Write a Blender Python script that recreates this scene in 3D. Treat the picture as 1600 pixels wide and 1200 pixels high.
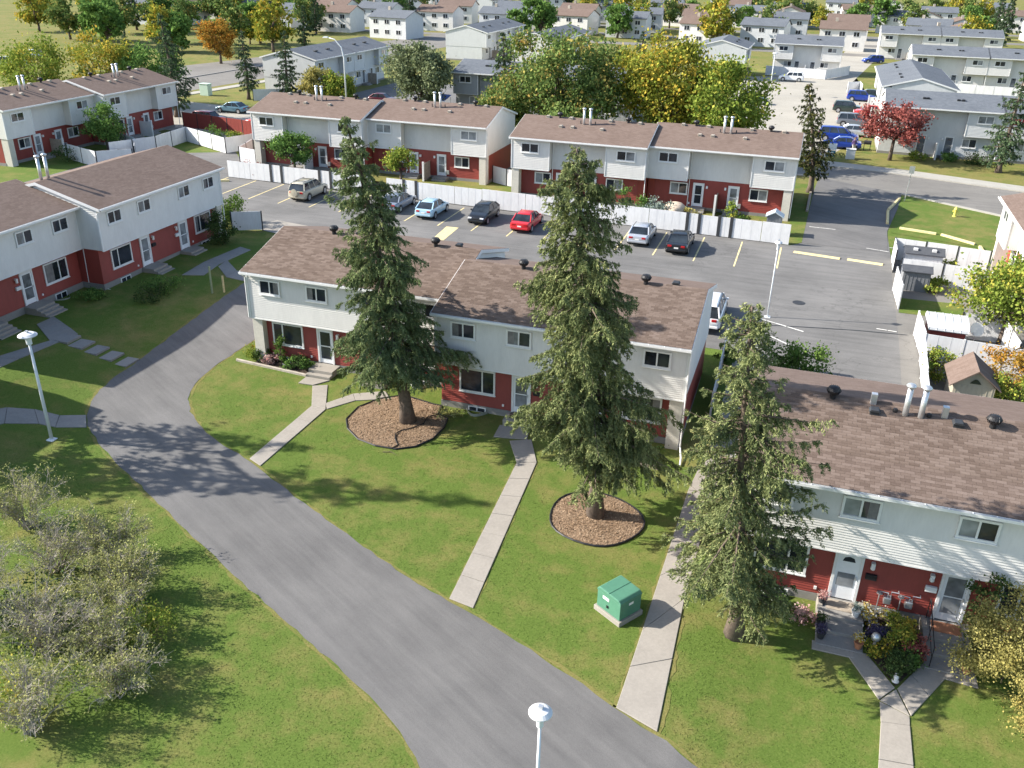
import bpy, bmesh, math, random
import numpy as np
from mathutils import Vector, Matrix

for o in list(bpy.data.objects):
    bpy.data.objects.remove(o, do_unlink=True)
SC = bpy.context.scene
COL = SC.collection
R = math.radians

# ------------------------------------------------------------------ camera
cam_d = bpy.data.cameras.new('camera')
cam = bpy.data.objects.new('camera', cam_d); COL.objects.link(cam)
SC.camera = cam
SC.render.resolution_x, SC.render.resolution_y = 1024, 768
CAM_H = 22.35
PITCH, YAW, ROLL = R(25.9), R(-17.8), R(1.26)
cam_d.sensor_fit = 'HORIZONTAL'; cam_d.sensor_width = 36.0
cam_d.lens = 36.0 * 1400.0 / 1600.0
cam_d.clip_start = 0.5; cam_d.clip_end = 4000
_f = Vector((math.sin(YAW) * math.cos(PITCH), math.cos(YAW) * math.cos(PITCH), -math.sin(PITCH)))
_r = Vector((math.cos(YAW), -math.sin(YAW), 0)); _u = _r.cross(_f)
_r2 = _r * math.cos(ROLL) + _u * math.sin(ROLL); _u2 = -_r * math.sin(ROLL) + _u * math.cos(ROLL)
M = Matrix((_r2, _u2, -_f)).transposed().to_4x4(); M.translation = Vector((0, 0, CAM_H))
cam.matrix_world = M

# ------------------------------------------------------------------ sky, sun, exposure
SUN_EL, SUN_AZ = R(31.5), R(12.0)          # light travels towards +X, turned 12 degrees to +Y
w = bpy.data.worlds.new('World'); SC.world = w; w.use_nodes = True
nt = w.node_tree; nt.nodes.clear()
sky = nt.nodes.new('ShaderNodeTexSky'); sky.sky_type = 'NISHITA'; sky.sun_disc = False
sky.sun_elevation = SUN_EL
sky.sun_rotation = math.atan2(-math.cos(SUN_AZ), -math.sin(SUN_AZ)) % (2 * math.pi)
sky.air_density = 1.0; sky.dust_density = 1.2; sky.ozone_density = 1.0
bg = nt.nodes.new('ShaderNodeBackground'); bg.inputs['Strength'].default_value = 0.125
wo = nt.nodes.new('ShaderNodeOutputWorld')
nt.links.new(sky.outputs[0], bg.inputs['Color']); nt.links.new(bg.outputs[0], wo.inputs['Surface'])
sd = bpy.data.lights.new('sun', 'SUN'); sd.energy = 5.0; sd.angle = R(0.53); sd.color = (1.0, 0.94, 0.85)
sun = bpy.data.objects.new('sun', sd); COL.objects.link(sun)
ldir = Vector((math.cos(SUN_AZ) * math.cos(SUN_EL), math.sin(SUN_AZ) * math.cos(SUN_EL), -math.sin(SUN_EL)))
sun.rotation_euler = ldir.to_track_quat('-Z', 'Y').to_euler(); sun.location = (-40, -10, 60)
SC.view_settings.view_transform = 'Standard'; SC.view_settings.look = 'None'
SC.view_settings.exposure = 1.25; SC.view_settings.gamma = 1.0
SC.view_settings.use_curve_mapping = False

# ------------------------------------------------------------------ node materials
MATS = {}
class NT:
    def __init__(s, name):
        s.m = bpy.data.materials.new(name); s.m.use_nodes = True; s.t = s.m.node_tree; s.t.nodes.clear()
        s.out = s.t.nodes.new('ShaderNodeOutputMaterial')
    def n(s, typ, **kw):
        nd = s.t.nodes.new('ShaderNode' + typ)
        for k, v in kw.items():
            if k in nd.inputs: nd.inputs[k].default_value = v
            else: setattr(nd, k, v)
        return nd
    def l(s, a, b): s.t.links.new(a, b)
    def pos(s, scale=(1, 1, 1), obj=False):
        if obj:
            tc = s.n('TexCoord'); src = tc.outputs['Object']
        else:
            src = s.n('NewGeometry').outputs['Position']
        mp = s.n('Mapping'); mp.inputs['Scale'].default_value = scale; s.l(src, mp.inputs['Vector'])
        return mp.outputs[0]
    def noise(s, vec, scale, detail=4, rough=.6):
        nd = s.n('TexNoise'); nd.inputs['Scale'].default_value = scale; nd.inputs['Detail'].default_value = detail
        nd.inputs['Roughness'].default_value = rough; s.l(vec, nd.inputs['Vector']); return nd.outputs['Fac']
    def ramp(s, fac, stops):
        r = s.n('ValToRGB'); cr = r.color_ramp
        while len(cr.elements) < len(stops): cr.elements.new(.5)
        for e, (p, c) in zip(cr.elements, stops):
            e.position = p; e.color = (c[0], c[1], c[2], 1)
        s.l(fac, r.inputs[0]); return r.outputs[0]
    def mix(s, fac, a, b, mode='MIX'):
        m = s.n('MixRGB', blend_type=mode)
        for sock, v in ((m.inputs[0], fac), (m.inputs[1], a), (m.inputs[2], b)):
            if isinstance(v, (int, float)): sock.default_value = v
            elif isinstance(v, tuple): sock.default_value = (v[0], v[1], v[2], 1)
            else: s.l(v, sock)
        return m.outputs[0]
    def bump(s, hgt, strength=.3, dist=.02):
        b = s.n('Bump'); b.inputs['Strength'].default_value = strength; b.inputs['Distance'].default_value = dist
        s.l(hgt, b.inputs['Height']); return b.outputs[0]
    def bsdf(s, col, rough=.8, normal=None, metal=0, spec=.35, coat=0):
        p = s.n('BsdfPrincipled'); p.inputs['Metallic'].default_value = metal
        p.inputs['Specular IOR Level'].default_value = spec; p.inputs['Coat Weight'].default_value = coat
        if isinstance(col, tuple): p.inputs['Base Color'].default_value = (col[0], col[1], col[2], 1)
        else: s.l(col, p.inputs['Base Color'])
        if isinstance(rough, (int, float)): p.inputs['Roughness'].default_value = rough
        else: s.l(rough, p.inputs['Roughness'])
        if normal is not None: s.l(normal, p.inputs['Normal'])
        s.l(p.outputs[0], s.out.inputs['Surface']); return s.m

def mul(c, k): return tuple(min(1, x * k) for x in c)

def plain(name, col, rough=.7, var=.12, scale=6, metal=0, spec=.35, coat=0, bump=0):
    """painted / moulded surface with faint mottling"""
    if name in MATS: return MATS[name]
    s = NT(name); p = s.pos(); n = s.noise(p, scale, 5)
    c = s.ramp(n, [(.25, mul(col, 1 - var)), (.75, mul(col, 1 + var))])
    nm = s.bump(s.noise(p, scale * 8, 3), bump, .01) if bump else None
    MATS[name] = s.bsdf(c, rough, nm, metal, spec, coat); return MATS[name]

def siding(name, col, dirt=.15):
    if name in MATS: return MATS[name]
    s = NT(name); p = s.pos((1, 1, .35)); a = s.noise(p, 1.6, 6); b = s.noise(s.pos((3, 3, .6)), 4, 4)
    c = s.ramp(a, [(.2, mul(col, 1 - dirt)), (.6, col), (.9, mul(col, 1.04))])
    c = s.mix(.35, c, s.ramp(b, [(.3, mul(col, 1 - dirt * 1.4)), (.7, col)]))
    MATS[name] = s.bsdf(c, .55, s.bump(s.noise(s.pos((2, 2, 30)), 20, 2), .05, .004), spec=.3); return MATS[name]

def asphalt(name, c0, c1, c2, cracks=True, rot=0.0):
    s = NT(name); p = s.pos()
    big = s.noise(p, .22, 6, .62); mp_ = s.n('Mapping'); mp_.inputs['Rotation'].default_value = (0, 0, rot); s.l(p, mp_.inputs['Vector']); mq = s.n('Mapping'); mq.inputs['Scale'].default_value = (.22, 2.4, 1); s.l(mp_.outputs[0], mq.inputs['Vector']); mid = s.noise(mq.outputs[0], .8, 7, .7); fine = s.noise(p, 55, 3, .8)
    c = s.ramp(big, [(.3, c0), (.52, c1), (.75, c2)])
    c = s.mix(.5, c, s.ramp(mid, [(.3, c0), (.55, c1), (.8, c2)]))
    c = s.mix(.55, c, s.ramp(fine, [(.3, (.25, .25, .25)), (.55, (1, 1, 1)), (.75, (1.0, 1.0, 1.0))]), 'MULTIPLY')
    v = s.n('TexVoronoi', feature='DISTANCE_TO_EDGE'); v.inputs['Scale'].default_value = .16
    wv = s.n('VectorMath', operation='ADD'); s.l(p, wv.inputs[0])
    nz = s.n('TexNoise'); nz.inputs['Scale'].default_value = .9; nz.inputs['Detail'].default_value = 5; s.l(p, nz.inputs['Vector'])
    sc = s.n('VectorMath', operation='SCALE'); sc.inputs['Scale'].default_value = 2.6; s.l(nz.outputs['Color'], sc.inputs[0])
    s.l(sc.outputs[0], wv.inputs[1]); s.l(wv.outputs[0], v.inputs['Vector'])
    crack = s.ramp(v.outputs['Distance'], [(.0, (.45, .45, .45)), (.006, (1, 1, 1)), (1, (1, 1, 1))])
    brk = s.ramp(s.noise(p, .13, 3), [(.46, (1, 1, 1)), (.54, (0, 0, 0))])
    crk = s.mix(brk, crack, (1, 1, 1))
    if cracks: c = s.mix(.6, c, crk, 'MULTIPLY')
    MATS[name] = s.bsdf(c, .9, s.bump(fine, .35, .01), spec=.2); return MATS[name]

def grass_mat(name, lush=1.0):
    s = NT(name); p = s.pos()
    a = s.noise(p, .17, 5, .62); b = s.noise(p, .75, 6, .65); f = s.noise(p, 14, 5, .75); ff = s.noise(p, 70, 3, .8)
    green = s.ramp(f, [(.25, (.060, .098, .016)), (.5, (.094, .142, .027)), (.78, (.145, .19, .048))])
    dry = s.ramp(f, [(.25, (.13, .115, .036)), (.5, (.20, .172, .06)), (.8, (.27, .238, .10))])
    lo = .52 if lush >= 1 else .42
    k = s.ramp(s.mix(.55, a, b), [(lo - .06, (0, 0, 0)), (lo + .12, (1, 1, 1))])
    c = s.mix(s.mix(1.0, k, (.85, .85, .85), 'MULTIPLY'), green, dry)
    c = s.mix(.45, c, s.ramp(ff, [(.3, (.7, .7, .7)), (.65, (1.0, 1.0, 1.0)), (.8, (1, 1, 1))]), 'MULTIPLY')
    MATS[name] = s.bsdf(c, .95, s.bump(ff, .5, .03), spec=.1); return MATS[name]

def foliage(name, dark, mid, light, accent=None, acc_lo=.55, acc_hi=.72, trans=.25):
    """leaf material: tone differs from leaf to leaf and from clump to clump"""
    if name in MATS: return MATS[name]
    s = NT(name); g = s.n('NewGeometry'); p = s.pos()
    c = s.ramp(g.outputs['Random Per Island'], [(.0, dark), (.45, mid), (1.0, light)])
    n1 = s.noise(p, 1.1, 4)
    c = s.mix(.45, c, s.ramp(n1, [(.3, dark), (.5, mid), (.7, light)]))
    if accent:
        k = s.ramp(s.mix(.25, s.noise(p, .42, 4), g.outputs['Random Per Island']), [(acc_lo, (0, 0, 0)), (acc_hi, (1, 1, 1))])
        c = s.mix(k, c, accent)
    d = s.n('BsdfDiffuse'); t = s.n('BsdfTranslucent'); mx = s.n('MixShader'); mx.inputs[0].default_value = trans
    s.l(c, d.inputs['Color']); s.l(c, t.inputs['Color']); s.l(d.outputs[0], mx.inputs[1]); s.l(t.outputs[0], mx.inputs[2])
    s.l(mx.outputs[0], s.out.inputs['Surface']); MATS[name] = s.m; return s.m

def shingle_mat(name, c0, c1, c2, per_object=False):
    if name in MATS: return MATS[name]
    s = NT(name)
    fac = s.n('ObjectInfo').outputs['Random'] if per_object else s.n('NewGeometry').outputs['Random Per Island']
    c = s.ramp(fac, [(0, c0), (.5, c1), (1, c2)])
    p = s.pos(); c = s.mix(.35, c, s.ramp(s.noise(p, .5, 6, .7), [(.25, c0), (.5, c1), (.8, c2)]))
    gr = s.noise(p, 60, 3, .8)
    c = s.mix(.25, c, s.ramp(gr, [(.3, (.5, .5, .5)), (.7, (1, 1, 1))]), 'MULTIPLY')
    MATS[name] = s.bsdf(c, .95, spec=.15); return MATS[name]

def roof_mat(name, c0, c1, c2):
    """shingle roof far away: course lines and tabs too small to tell apart"""
    if name in MATS: return MATS[name]
    s = NT(name); tc = s.pos(obj=True)
    br = s.n('TexBrick'); br.inputs['Scale'].default_value = 1.0; br.inputs['Brick Width'].default_value = .33
    br.inputs['Row Height'].default_value = .15; br.inputs['Mortar Size'].default_value = .006
    br.inputs['Color1'].default_value = (*c0, 1); br.inputs['Color2'].default_value = (*c2, 1); br.inputs['Mortar'].default_value = (*mul(c0, .6), 1)
    s.l(tc, br.inputs['Vector'])
    a = s.noise(s.pos((1, 1, 1)), .5, 6, .65); b = s.noise(s.pos((1, 4, 4)), 3.5, 5)
    c = s.mix(.55, s.ramp(a, [(.3, c0), (.5, c1), (.75, c2)]), br.outputs['Color'])
    c = s.mix(.35, c, s.ramp(b, [(.3, c0), (.7, c2)]))
    MATS[name] = s.bsdf(c, .95, spec=.15); return MATS[name]

def concrete(name, col, joint=None):
    if name in MATS: return MATS[name]
    s = NT(name); p = s.pos(); a = s.noise(p, .9, 6, .65); b = s.noise(p, 9, 5, .7); f = s.noise(p, 70, 3, .8)
    c = s.ramp(a, [(.25, mul(col, .78)), (.55, col), (.8, mul(col, 1.1))])
    c = s.mix(.4, c, s.ramp(b, [(.3, mul(col, .72)), (.65, mul(col, 1.08))]))
    c = s.mix(.25, c, s.ramp(f, [(.3, (.5, .5, .5)), (.6, (1, 1, 1))]), 'MULTIPLY')
    MATS[name] = s.bsdf(c, .9, s.bump(b, .2, .01), spec=.2); return MATS[name]

def glass_mat(name, tint, rough=.06):
    if name in MATS: return MATS[name]
    s = NT(name); n = s.noise(s.pos(), .8, 3)
    c = s.ramp(n, [(.35, mul(tint, .5)), (.65, mul(tint, 1.6))])
    MATS[name] = s.bsdf(c, rough, spec=.6); return MATS[name]

def emissive_none(): pass

m_grass = grass_mat('lawn_grass')
m_drygrass = grass_mat('dry_grass', .6)
m_road = asphalt('smooth_asphalt', (.095, .093, .092), (.15, .146, .142), (.205, .198, .19), False, R(30))
m_lot = asphalt('worn_asphalt', (.10, .098, .095), (.168, .164, .158), (.235, .227, .217))
m_street = asphalt('street_asphalt', (.14, .133, .123), (.195, .185, .168), (.24, .228, .208))
m_conc = concrete('pale_concrete', (.30, .275, .24))
m_concd = concrete('grey_concrete', (.25, .24, .225))
m_kerb = concrete('kerb_concrete', (.36, .345, .305))
m_white = siding('white_siding', (.645, .63, .60))
m_cream = concrete('cream_stucco', (.60, .565, .495))
m_red = siding('red_siding', (.26, .052, .040), .22)
m_grey = siding('grey_siding', (.33, .34, .345))
m_greyl = siding('pale_grey_siding', (.55, .56, .56))
m_trim = plain('white_trim', (.68, .68, .67), .45, .05)
m_soffit = plain('soffit', (.6, .6, .59), .6, .06)
m_roofb = roof_mat('brown_shingle_roof', (.108, .076, .061), (.15, .109, .09), (.195, .147, .124))
m_roofg = roof_mat('grey_shingle_roof', (.075, .085, .10), (.115, .127, .145), (.155, .17, .19))
m_shin = shingle_mat('brown_shingle', (.10, .072, .058), (.148, .11, .09), (.205, .158, .134))
m_shin1 = shingle_mat('brown_shingle_single', (.10, .072, .058), (.148, .11, .09), (.205, .158, .134), True)
m_glass = glass_mat('window_glass', (.022, .026, .034))
m_glassp = glass_mat('curtained_glass', (.18, .19, .20), .12)
m_glassr = glass_mat('red_curtain_glass', (.28, .03, .045), .15)
m_curtain = plain('curtain', (.17, .165, .16), .9, .35, 3)
m_door = plain('white_door', (.74, .75, .76), .4, .04)
m_doord = plain('dark_grey_door', (.09, .10, .115), .45, .06)
m_black = plain('black_metal', (.016, .016, .018), .5, .2)
m_dark = plain('dark_post', (.03, .032, .036), .6, .2)
m_metal = plain('galvanised_metal', (.55, .56, .57), .38, .1, 5, .7)
m_galv = plain('painted_pole', (.62, .65, .67), .45, .08, 4)
m_fence = siding('white_fence', (.66, .665, .67), .22)
m_yellow = plain('yellow_paint', (.56, .47, .245), .8, .25, 5)
m_linep = plain('line_paint', (.62, .52, .27), .85, .25, 5)
m_linew = plain('white_line_paint', (.62, .61, .57), .85, .2, 5)
m_green = plain('green_enamel', (.075, .195, .13), .42, .10, 5, spec=.4)
m_bark = plain('bark', (.115, .088, .068), .95, .4, 7, bump=.5)
m_barkp = plain('pale_bark', (.30, .255, .205), .95, .35, 5, bump=.5)
m_twig = plain('twig', (.30, .27, .23), .95, .3, 5)
m_lamp = plain('lamp_shade_white', (.56, .57, .58), .5, .08, 4)
m_tyre = plain('tyre', (.014, .014, .015), .85, .2)
m_rim = plain('rim', (.46, .47, .48), .35, .1, 4, .6)
m_carglass = glass_mat('car_glass', (.02, .026, .032), .05)
m_soil = plain('soil', (.05, .036, .026), .95, .4, 8)
m_terra = plain('terracotta', (.34, .15, .08), .8, .15)
m_redpl = plain('tail_light', (.35, .012, .014), .3, .05)
m_amber = plain('head_light', (.72, .74, .76), .2, .05)
m_plate = plain('number_plate', (.74, .74, .72), .4, .04)
m_wood = plain('weathered_wood', (.30, .255, .205), .9, .25, 4)
m_blue = plain('blue_tarp', (.02, .10, .42), .55, .12)
m_stone = plain('stone', (.36, .32, .27), .9, .3, 5)

# ------------------------------------------------------------------ mesh helpers
class MB:
    """collects shapes; build() links them as ONE mesh object"""
    def __init__(s): s.v, s.f, s.mi = [], [], []
    def add(s, vs, fs, mi=0):
        b = len(s.v); s.v += [tuple(q) for q in vs]; s.f += [tuple(i + b for i in f) for f in fs]; s.mi += [mi] * len(fs); return s
    def box(s, x0, x1, y0, y1, z0, z1, mi=0):
        return s.add([(x0, y0, z0), (x1, y0, z0), (x1, y1, z0), (x0, y1, z0), (x0, y0, z1), (x1, y0, z1), (x1, y1, z1), (x0, y1, z1)],
                     [(0, 3, 2, 1), (4, 5, 6, 7), (0, 1, 5, 4), (1, 2, 6, 5), (2, 3, 7, 6), (3, 0, 4, 7)], mi)
    def prism(s, prof, a0, a1, axis='x', mi=0):
        """polygon profile extruded along an axis; prof = (y,z) for x, (x,z) for y, (x,y) for z"""
        n = len(prof)
        def P(q, a):
            return {'x': (a, q[0], q[1]), 'y': (q[0], a, q[1]), 'z': (q[0], q[1], a)}[axis]
        vs = [P(q, a0) for q in prof] + [P(q, a1) for q in prof]
        fs = [tuple(range(n))[::-1], tuple(range(n, 2 * n))] + [(i, (i + 1) % n, n + (i + 1) % n, n + i) for i in range(n)]
        return s.add(vs, fs, mi)
    def tube(s, pts, rad, n=6, mi=0, cap=True):
        pts = [Vector(p) for p in pts]; rr = rad if isinstance(rad, (list, tuple)) else [rad] * len(pts)
        vs, fs = [], []
        for i, p in enumerate(pts):
            d = (pts[min(i + 1, len(pts) - 1)] - pts[max(i - 1, 0)])
            d = d.normalized() if d.length > 1e-9 else Vector((0, 0, 1))
            a = d.cross(Vector((0, 0, 1)) if abs(d.z) < .9 else Vector((1, 0, 0))).normalized(); b = d.cross(a)
            for k in range(n):
                t = 2 * math.pi * k / n; vs.append(p + (a * math.cos(t) + b * math.sin(t)) * rr[i])
        for i in range(len(pts) - 1):
            for k in range(n):
                fs.append((i * n + k, i * n + (k + 1) % n, (i + 1) * n + (k + 1) % n, (i + 1) * n + k))
        if cap: fs += [tuple(range(n))[::-1], tuple(range((len(pts) - 1) * n, len(pts) * n))]
        return s.add(vs, fs, mi)
    def lathe(s, prof, n=16, c=(0, 0, 0), mi=0):
        vs, fs = [], []
        for (r, z) in prof:
            for k in range(n):
                t = 2 * math.pi * k / n; vs.append((c[0] + r * math.cos(t), c[1] + r * math.sin(t), c[2] + z))
        for i in range(len(prof) - 1):
            for k in range(n): fs.append((i * n + k, i * n + (k + 1) % n, (i + 1) * n + (k + 1) % n, (i + 1) * n + k))
        fs += [tuple(range(n))[::-1], tuple(range((len(prof) - 1) * n, len(prof) * n))]
        return s.add(vs, fs, mi)
    def mesh(s, name, mats, smooth=False):
        me = bpy.data.meshes.new(name); me.from_pydata(s.v, [], s.f)
        for m in (mats if isinstance(mats, (list, tuple)) else [mats]): me.materials.append(m)
        if len(me.materials) > 1: me.polygons.foreach_set('material_index', s.mi)
        if smooth: me.polygons.foreach_set('use_smooth', [True] * len(me.polygons))
        bm = bmesh.new(); bm.from_mesh(me); bmesh.ops.recalc_face_normals(bm, faces=bm.faces); bm.to_mesh(me); bm.free()
        me.update(); return me
    def build(s, name, mats, parent=None, smooth=False, loc=None, rz=None, bevel=0):
        o = bpy.data.objects.new(name, s.mesh(name, mats, smooth)); COL.objects.link(o); o.parent = parent
        if loc is not None: o.location = loc
        if rz is not None: o.rotation_euler = (0, 0, rz)
        if bevel:
            bv = o.modifiers.new('bevel', 'BEVEL'); bv.width = bevel; bv.segments = 2; bv.limit_method = 'ANGLE'; bv.angle_limit = R(35)
        return o

def put(me, name, parent=None, loc=(0, 0, 0), rot=(0, 0, 0), scale=(1, 1, 1)):
    o = bpy.data.objects.new(name, me); COL.objects.link(o); o.parent = parent
    o.location = loc; o.rotation_euler = rot; o.scale = scale; return o

def tag(o, label=None, cat=None, group=None, kind=None):
    if label: o['label'] = label
    if cat: o['category'] = cat
    if group: o['group'] = group
    if kind: o['kind'] = kind
    return o

def thing(name, label, cat, loc=(0, 0, 0), rz=0, group=None, scale=None):
    o = bpy.data.objects.new(name, None); COL.objects.link(o); o.empty_display_size = .3
    o.location = loc; o.rotation_euler = (0, 0, rz)
    if scale: o.scale = (scale,) * 3 if isinstance(scale, (int, float)) else scale
    return tag(o, label, cat, group)

def copy_tree(o, parent=None):
    c = o.copy(); COL.objects.link(c); c.parent = parent
    for ch in o.children: copy_tree(ch, c)
    return c

def np_mesh(name, V, F, mat, mats_idx=None, smooth=False):
    V = np.asarray(V, dtype=np.float32); F = np.asarray(F, dtype=np.int32); k = F.shape[1]
    me = bpy.data.meshes.new(name); me.vertices.add(len(V)); me.vertices.foreach_set('co', V.ravel())
    me.loops.add(F.size); me.loops.foreach_set('vertex_index', F.ravel())
    me.polygons.add(len(F)); me.polygons.foreach_set('loop_start', np.arange(0, F.size, k, dtype=np.int32))
    me.polygons.foreach_set('loop_total', np.full(len(F), k, dtype=np.int32))
    for m in (mat if isinstance(mat, (list, tuple)) else [mat]): me.materials.append(m)
    if mats_idx is not None: me.polygons.foreach_set('material_index', np.asarray(mats_idx, dtype=np.int32))
    if smooth: me.polygons.foreach_set('use_smooth', [True] * len(F))
    me.update(calc_edges=True); me.validate(); return me

def leaf_mesh(name, c, a, b, mat):
    """diamond leaves: centre c, half length vector a, half width vector b"""
    n = len(c); V = np.empty((n, 4, 3), np.float32)
    V[:, 0] = c - a; V[:, 1] = c + b; V[:, 2] = c + a; V[:, 3] = c - b
    return np_mesh(name, V.reshape(-1, 3), np.arange(n * 4).reshape(n, 4), mat)

# ------------------------------------------------------------------ terrain
def ss(a, b, x):
    t = np.clip((np.asarray(x, dtype=float) - a) / (b - a), 0, 1); return t * t * (3 - 2 * t)
def hgt(x, y):
    sy = ss(41, 58, y); sx = .75 * ss(-34, -42, x)
    return sx * (1 - sy) + sy - .2 * ss(-1.5, 2.5, x) * (1 - ss(30, 40, y))
def H(x, y): return float(hgt(x, y))

def struct(o): o['kind'] = 'structure'; return o

def ground_sheet():
    xs = np.concatenate([[-3000, -1000, -400, -200, -120, -90], np.arange(-70, 31, 1.0), [40, 60, 100, 200, 400, 1000, 3000]])
    ys = np.concatenate([[-600, -100, -20, 0, 5], np.arange(8, 66, 1.0), [70, 90, 130, 200, 400, 1000, 3500]])
    X, Y = np.meshgrid(xs, ys); Z = hgt(X, Y)
    V = np.stack([X.ravel(), Y.ravel(), Z.ravel()], 1); nx = len(xs)
    i, j = np.meshgrid(np.arange(len(xs) - 1), np.arange(len(ys) - 1)); b = (j * nx + i).ravel()
    F = np.stack([b, b + 1, b + nx + 1, b + nx], 1)
    return struct(put(np_mesh('ground', V, F, m_grass, smooth=True), 'ground'))
ground_sheet()

def sheet(name, poly, off, mat, parent=None, step=1.0):
    """flat polygon draped over the terrain, `off` metres above it"""
    bm = bmesh.new(); f = bm.faces.new([bm.verts.new((x, y, 0)) for x, y in poly])
    bmesh.ops.triangulate(bm, faces=[f])
    xs = [p[0] for p in poly]; ys = [p[1] for p in poly]
    def cuts(lo, hi, a, b): return [c for c in np.arange(math.ceil(lo), math.floor(hi) + 1, step) if a <= c <= b]
    for c in cuts(min(ys), max(ys), 28, 60):
        bmesh.ops.bisect_plane(bm, geom=bm.verts[:] + bm.edges[:] + bm.faces[:], plane_co=(0, c, 0), plane_no=(0, 1, 0))
    for c in cuts(min(xs), max(xs), -43, -33) + cuts(min(xs), max(xs), -2, 3):
        bmesh.ops.bisect_plane(bm, geom=bm.verts[:] + bm.edges[:] + bm.faces[:], plane_co=(c, 0, 0), plane_no=(1, 0, 0))
    for v in bm.verts: v.co.z = H(v.co.x, v.co.y) + off
    bmesh.ops.recalc_face_normals(bm, faces=bm.faces)
    me = bpy.data.meshes.new(name); bm.to_mesh(me); bm.free(); me.materials.append(mat)
    if me.polygons and me.polygons[0].normal.z < 0: me.flip_normals()
    return put(me, name, parent)

def slab_obj(name, quad, thick, mat, parent, lift=0.0):
    """one concrete slab over four ground points"""
    V = [(x, y, H(x, y) + lift - .12) for x, y in quad] + [(x, y, H(x, y) + lift + thick) for x, y in quad]
    return MB().add(V, [(0, 3, 2, 1), (4, 5, 6, 7), (0, 1, 5, 4), (1, 2, 6, 5), (2, 3, 7, 6), (3, 0, 4, 7)]).build(name, mat, parent, bevel=.015)

def slab_walk(name, left, right, seg, mat=None, thick=.045, gap=.018, lift=0, seed=1):
    """walkway between two edge polylines, cut into slabs about `seg` metres long"""
    mat = mat or m_conc; rnd = random.Random(seed)
    base = struct(sheet(name, [tuple(p) for p in left] + [tuple(p) for p in right[::-1]], .012 + lift, m_soil))
    for i in range(len(left) - 1):
        a0, a1, b0, b1 = (Vector((*q, 0)) for q in (left[i], left[i + 1], right[i], right[i + 1]))
        n = max(1, round(((a1 - a0).length + (b1 - b0).length) / 2 / seg)); L = max(.2, (a1 - a0).length / n)
        for k in range(n):
            t0 = k / n + gap / L / n * .5; t1 = (k + 1) / n - gap / L / n * .5
            q = [a0.lerp(a1, t0), b0.lerp(b1, t0), b0.lerp(b1, t1), a0.lerp(a1, t1)]
            slab_obj('slab', [(p.x, p.y) for p in q], thick + rnd.uniform(-.006, .008), mat, base, lift)
    return base

# ================================================================== THE SETTING
ROAD_L = [(-5.5, 14.5), (-9.1, 18.55), (-12.27, 20.37), (-15.82, 22.1), (-19.82, 24.12), (-24.09, 26.42), (-27.5, 28.25), (-29.78, 29.45), (-31.91, 30.82),
          (-33.5, 32.05), (-34.75, 34.06), (-35.28, 35.6), (-35.6, 38.75), (-36.1, 42.16), (-36.4, 45.77), (-36.56, 50.7), (-36.3, 57.5)]
ROAD_R = [(7.0, 16.0), (-0.68, 20.75), (-2.45, 21.51), (-4.77, 22.71), (-6.9, 23.67), (-9.22, 24.65), (-12.31, 25.74), (-15.26, 27.14), (-18.68, 28.92), (-21.08, 30.19),
          (-23.33, 31.44), (-25.43, 32.25), (-27.62, 33.48), (-29.14, 34.81), (-30.03, 35.92), (-30.9, 37.74), (-31.2, 40.61), (-31.05, 44.27), (-30.9, 50.0), (-28.5, 55.0)]
def ragged(line, step=.45, amp=.05, seed=0):
    r_ = random.Random(seed); out = []
    for a, b in zip(line[:-1], line[1:]):
        n = max(1, int(math.hypot(b[0] - a[0], b[1] - a[1]) / step))
        out += [(a[0] + (b[0] - a[0]) * i / n + r_.gauss(0, amp), a[1] + (b[1] - a[1]) * i / n + r_.gauss(0, amp)) for i in range(n)]
    return out + [line[-1]]
def smooth_line(line, it=2):
    for _ in range(it):
        q = [line[0]]
        for a, b in zip(line[:-1], line[1:]): q += [(.75 * a[0] + .25 * b[0], .75 * a[1] + .25 * b[1]), (.25 * a[0] + .75 * b[0], .25 * a[1] + .75 * b[1])]
        line = q + [line[-1]]
    return line
SL_L, SL_R = smooth_line(ROAD_L), smooth_line(ROAD_R)
struct(sheet('road', ragged(SL_L, .4, .035, 1) + ragged(SL_R, .4, .035, 2)[::-1], .014, m_road))
def verge(name, line, wd, mat, seed, side=1, off=.008):
    r_ = random.Random(seed); a = ragged(line, .35, .03, seed); b = []
    for i, p in enumerate(a):
        q, s_ = a[max(i - 1, 0)], a[min(i + 1, len(a) - 1)]; dx, dy = s_[0] - q[0], s_[1] - q[1]; L = math.hypot(dx, dy) or 1; k = wd * r_.uniform(.25, 1.3) * side
        b.append((p[0] - dy / L * k, p[1] + dx / L * k))
    mb = MB()
    for i in range(len(a) - 1):
        q = [a[i], a[i + 1], b[i + 1], b[i]]; mb.add([(x, y, H(x, y) + off) for x, y in q], [(0, 1, 2, 3)])
    return struct(mb.build(name, mat))
m_dry = m_drygrass
verge('road_verge', SL_L[4:], .16, m_dry, 3, 1); verge('road_verge', SL_R[3:], .16, m_dry, 4, -1)
verge('walk_verge', [(-1.75, 21.4), (-1.9, 28.2), (-1.75, 36.2)], .16, m_dry, 5, -1); verge('walk_verge', [(-3.2, 22), (-3.1, 25.9), (-2.9, 36)], .12, m_dry, 6, 1)
verge('walk_verge', [(-9.35, 25), (-10.2, 35.95)], .1, m_dry, 7, -1); verge('walk_verge', [(-10.4, 25.2), (-11.1, 35.6)], .08, m_dry, 8, 1)
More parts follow.
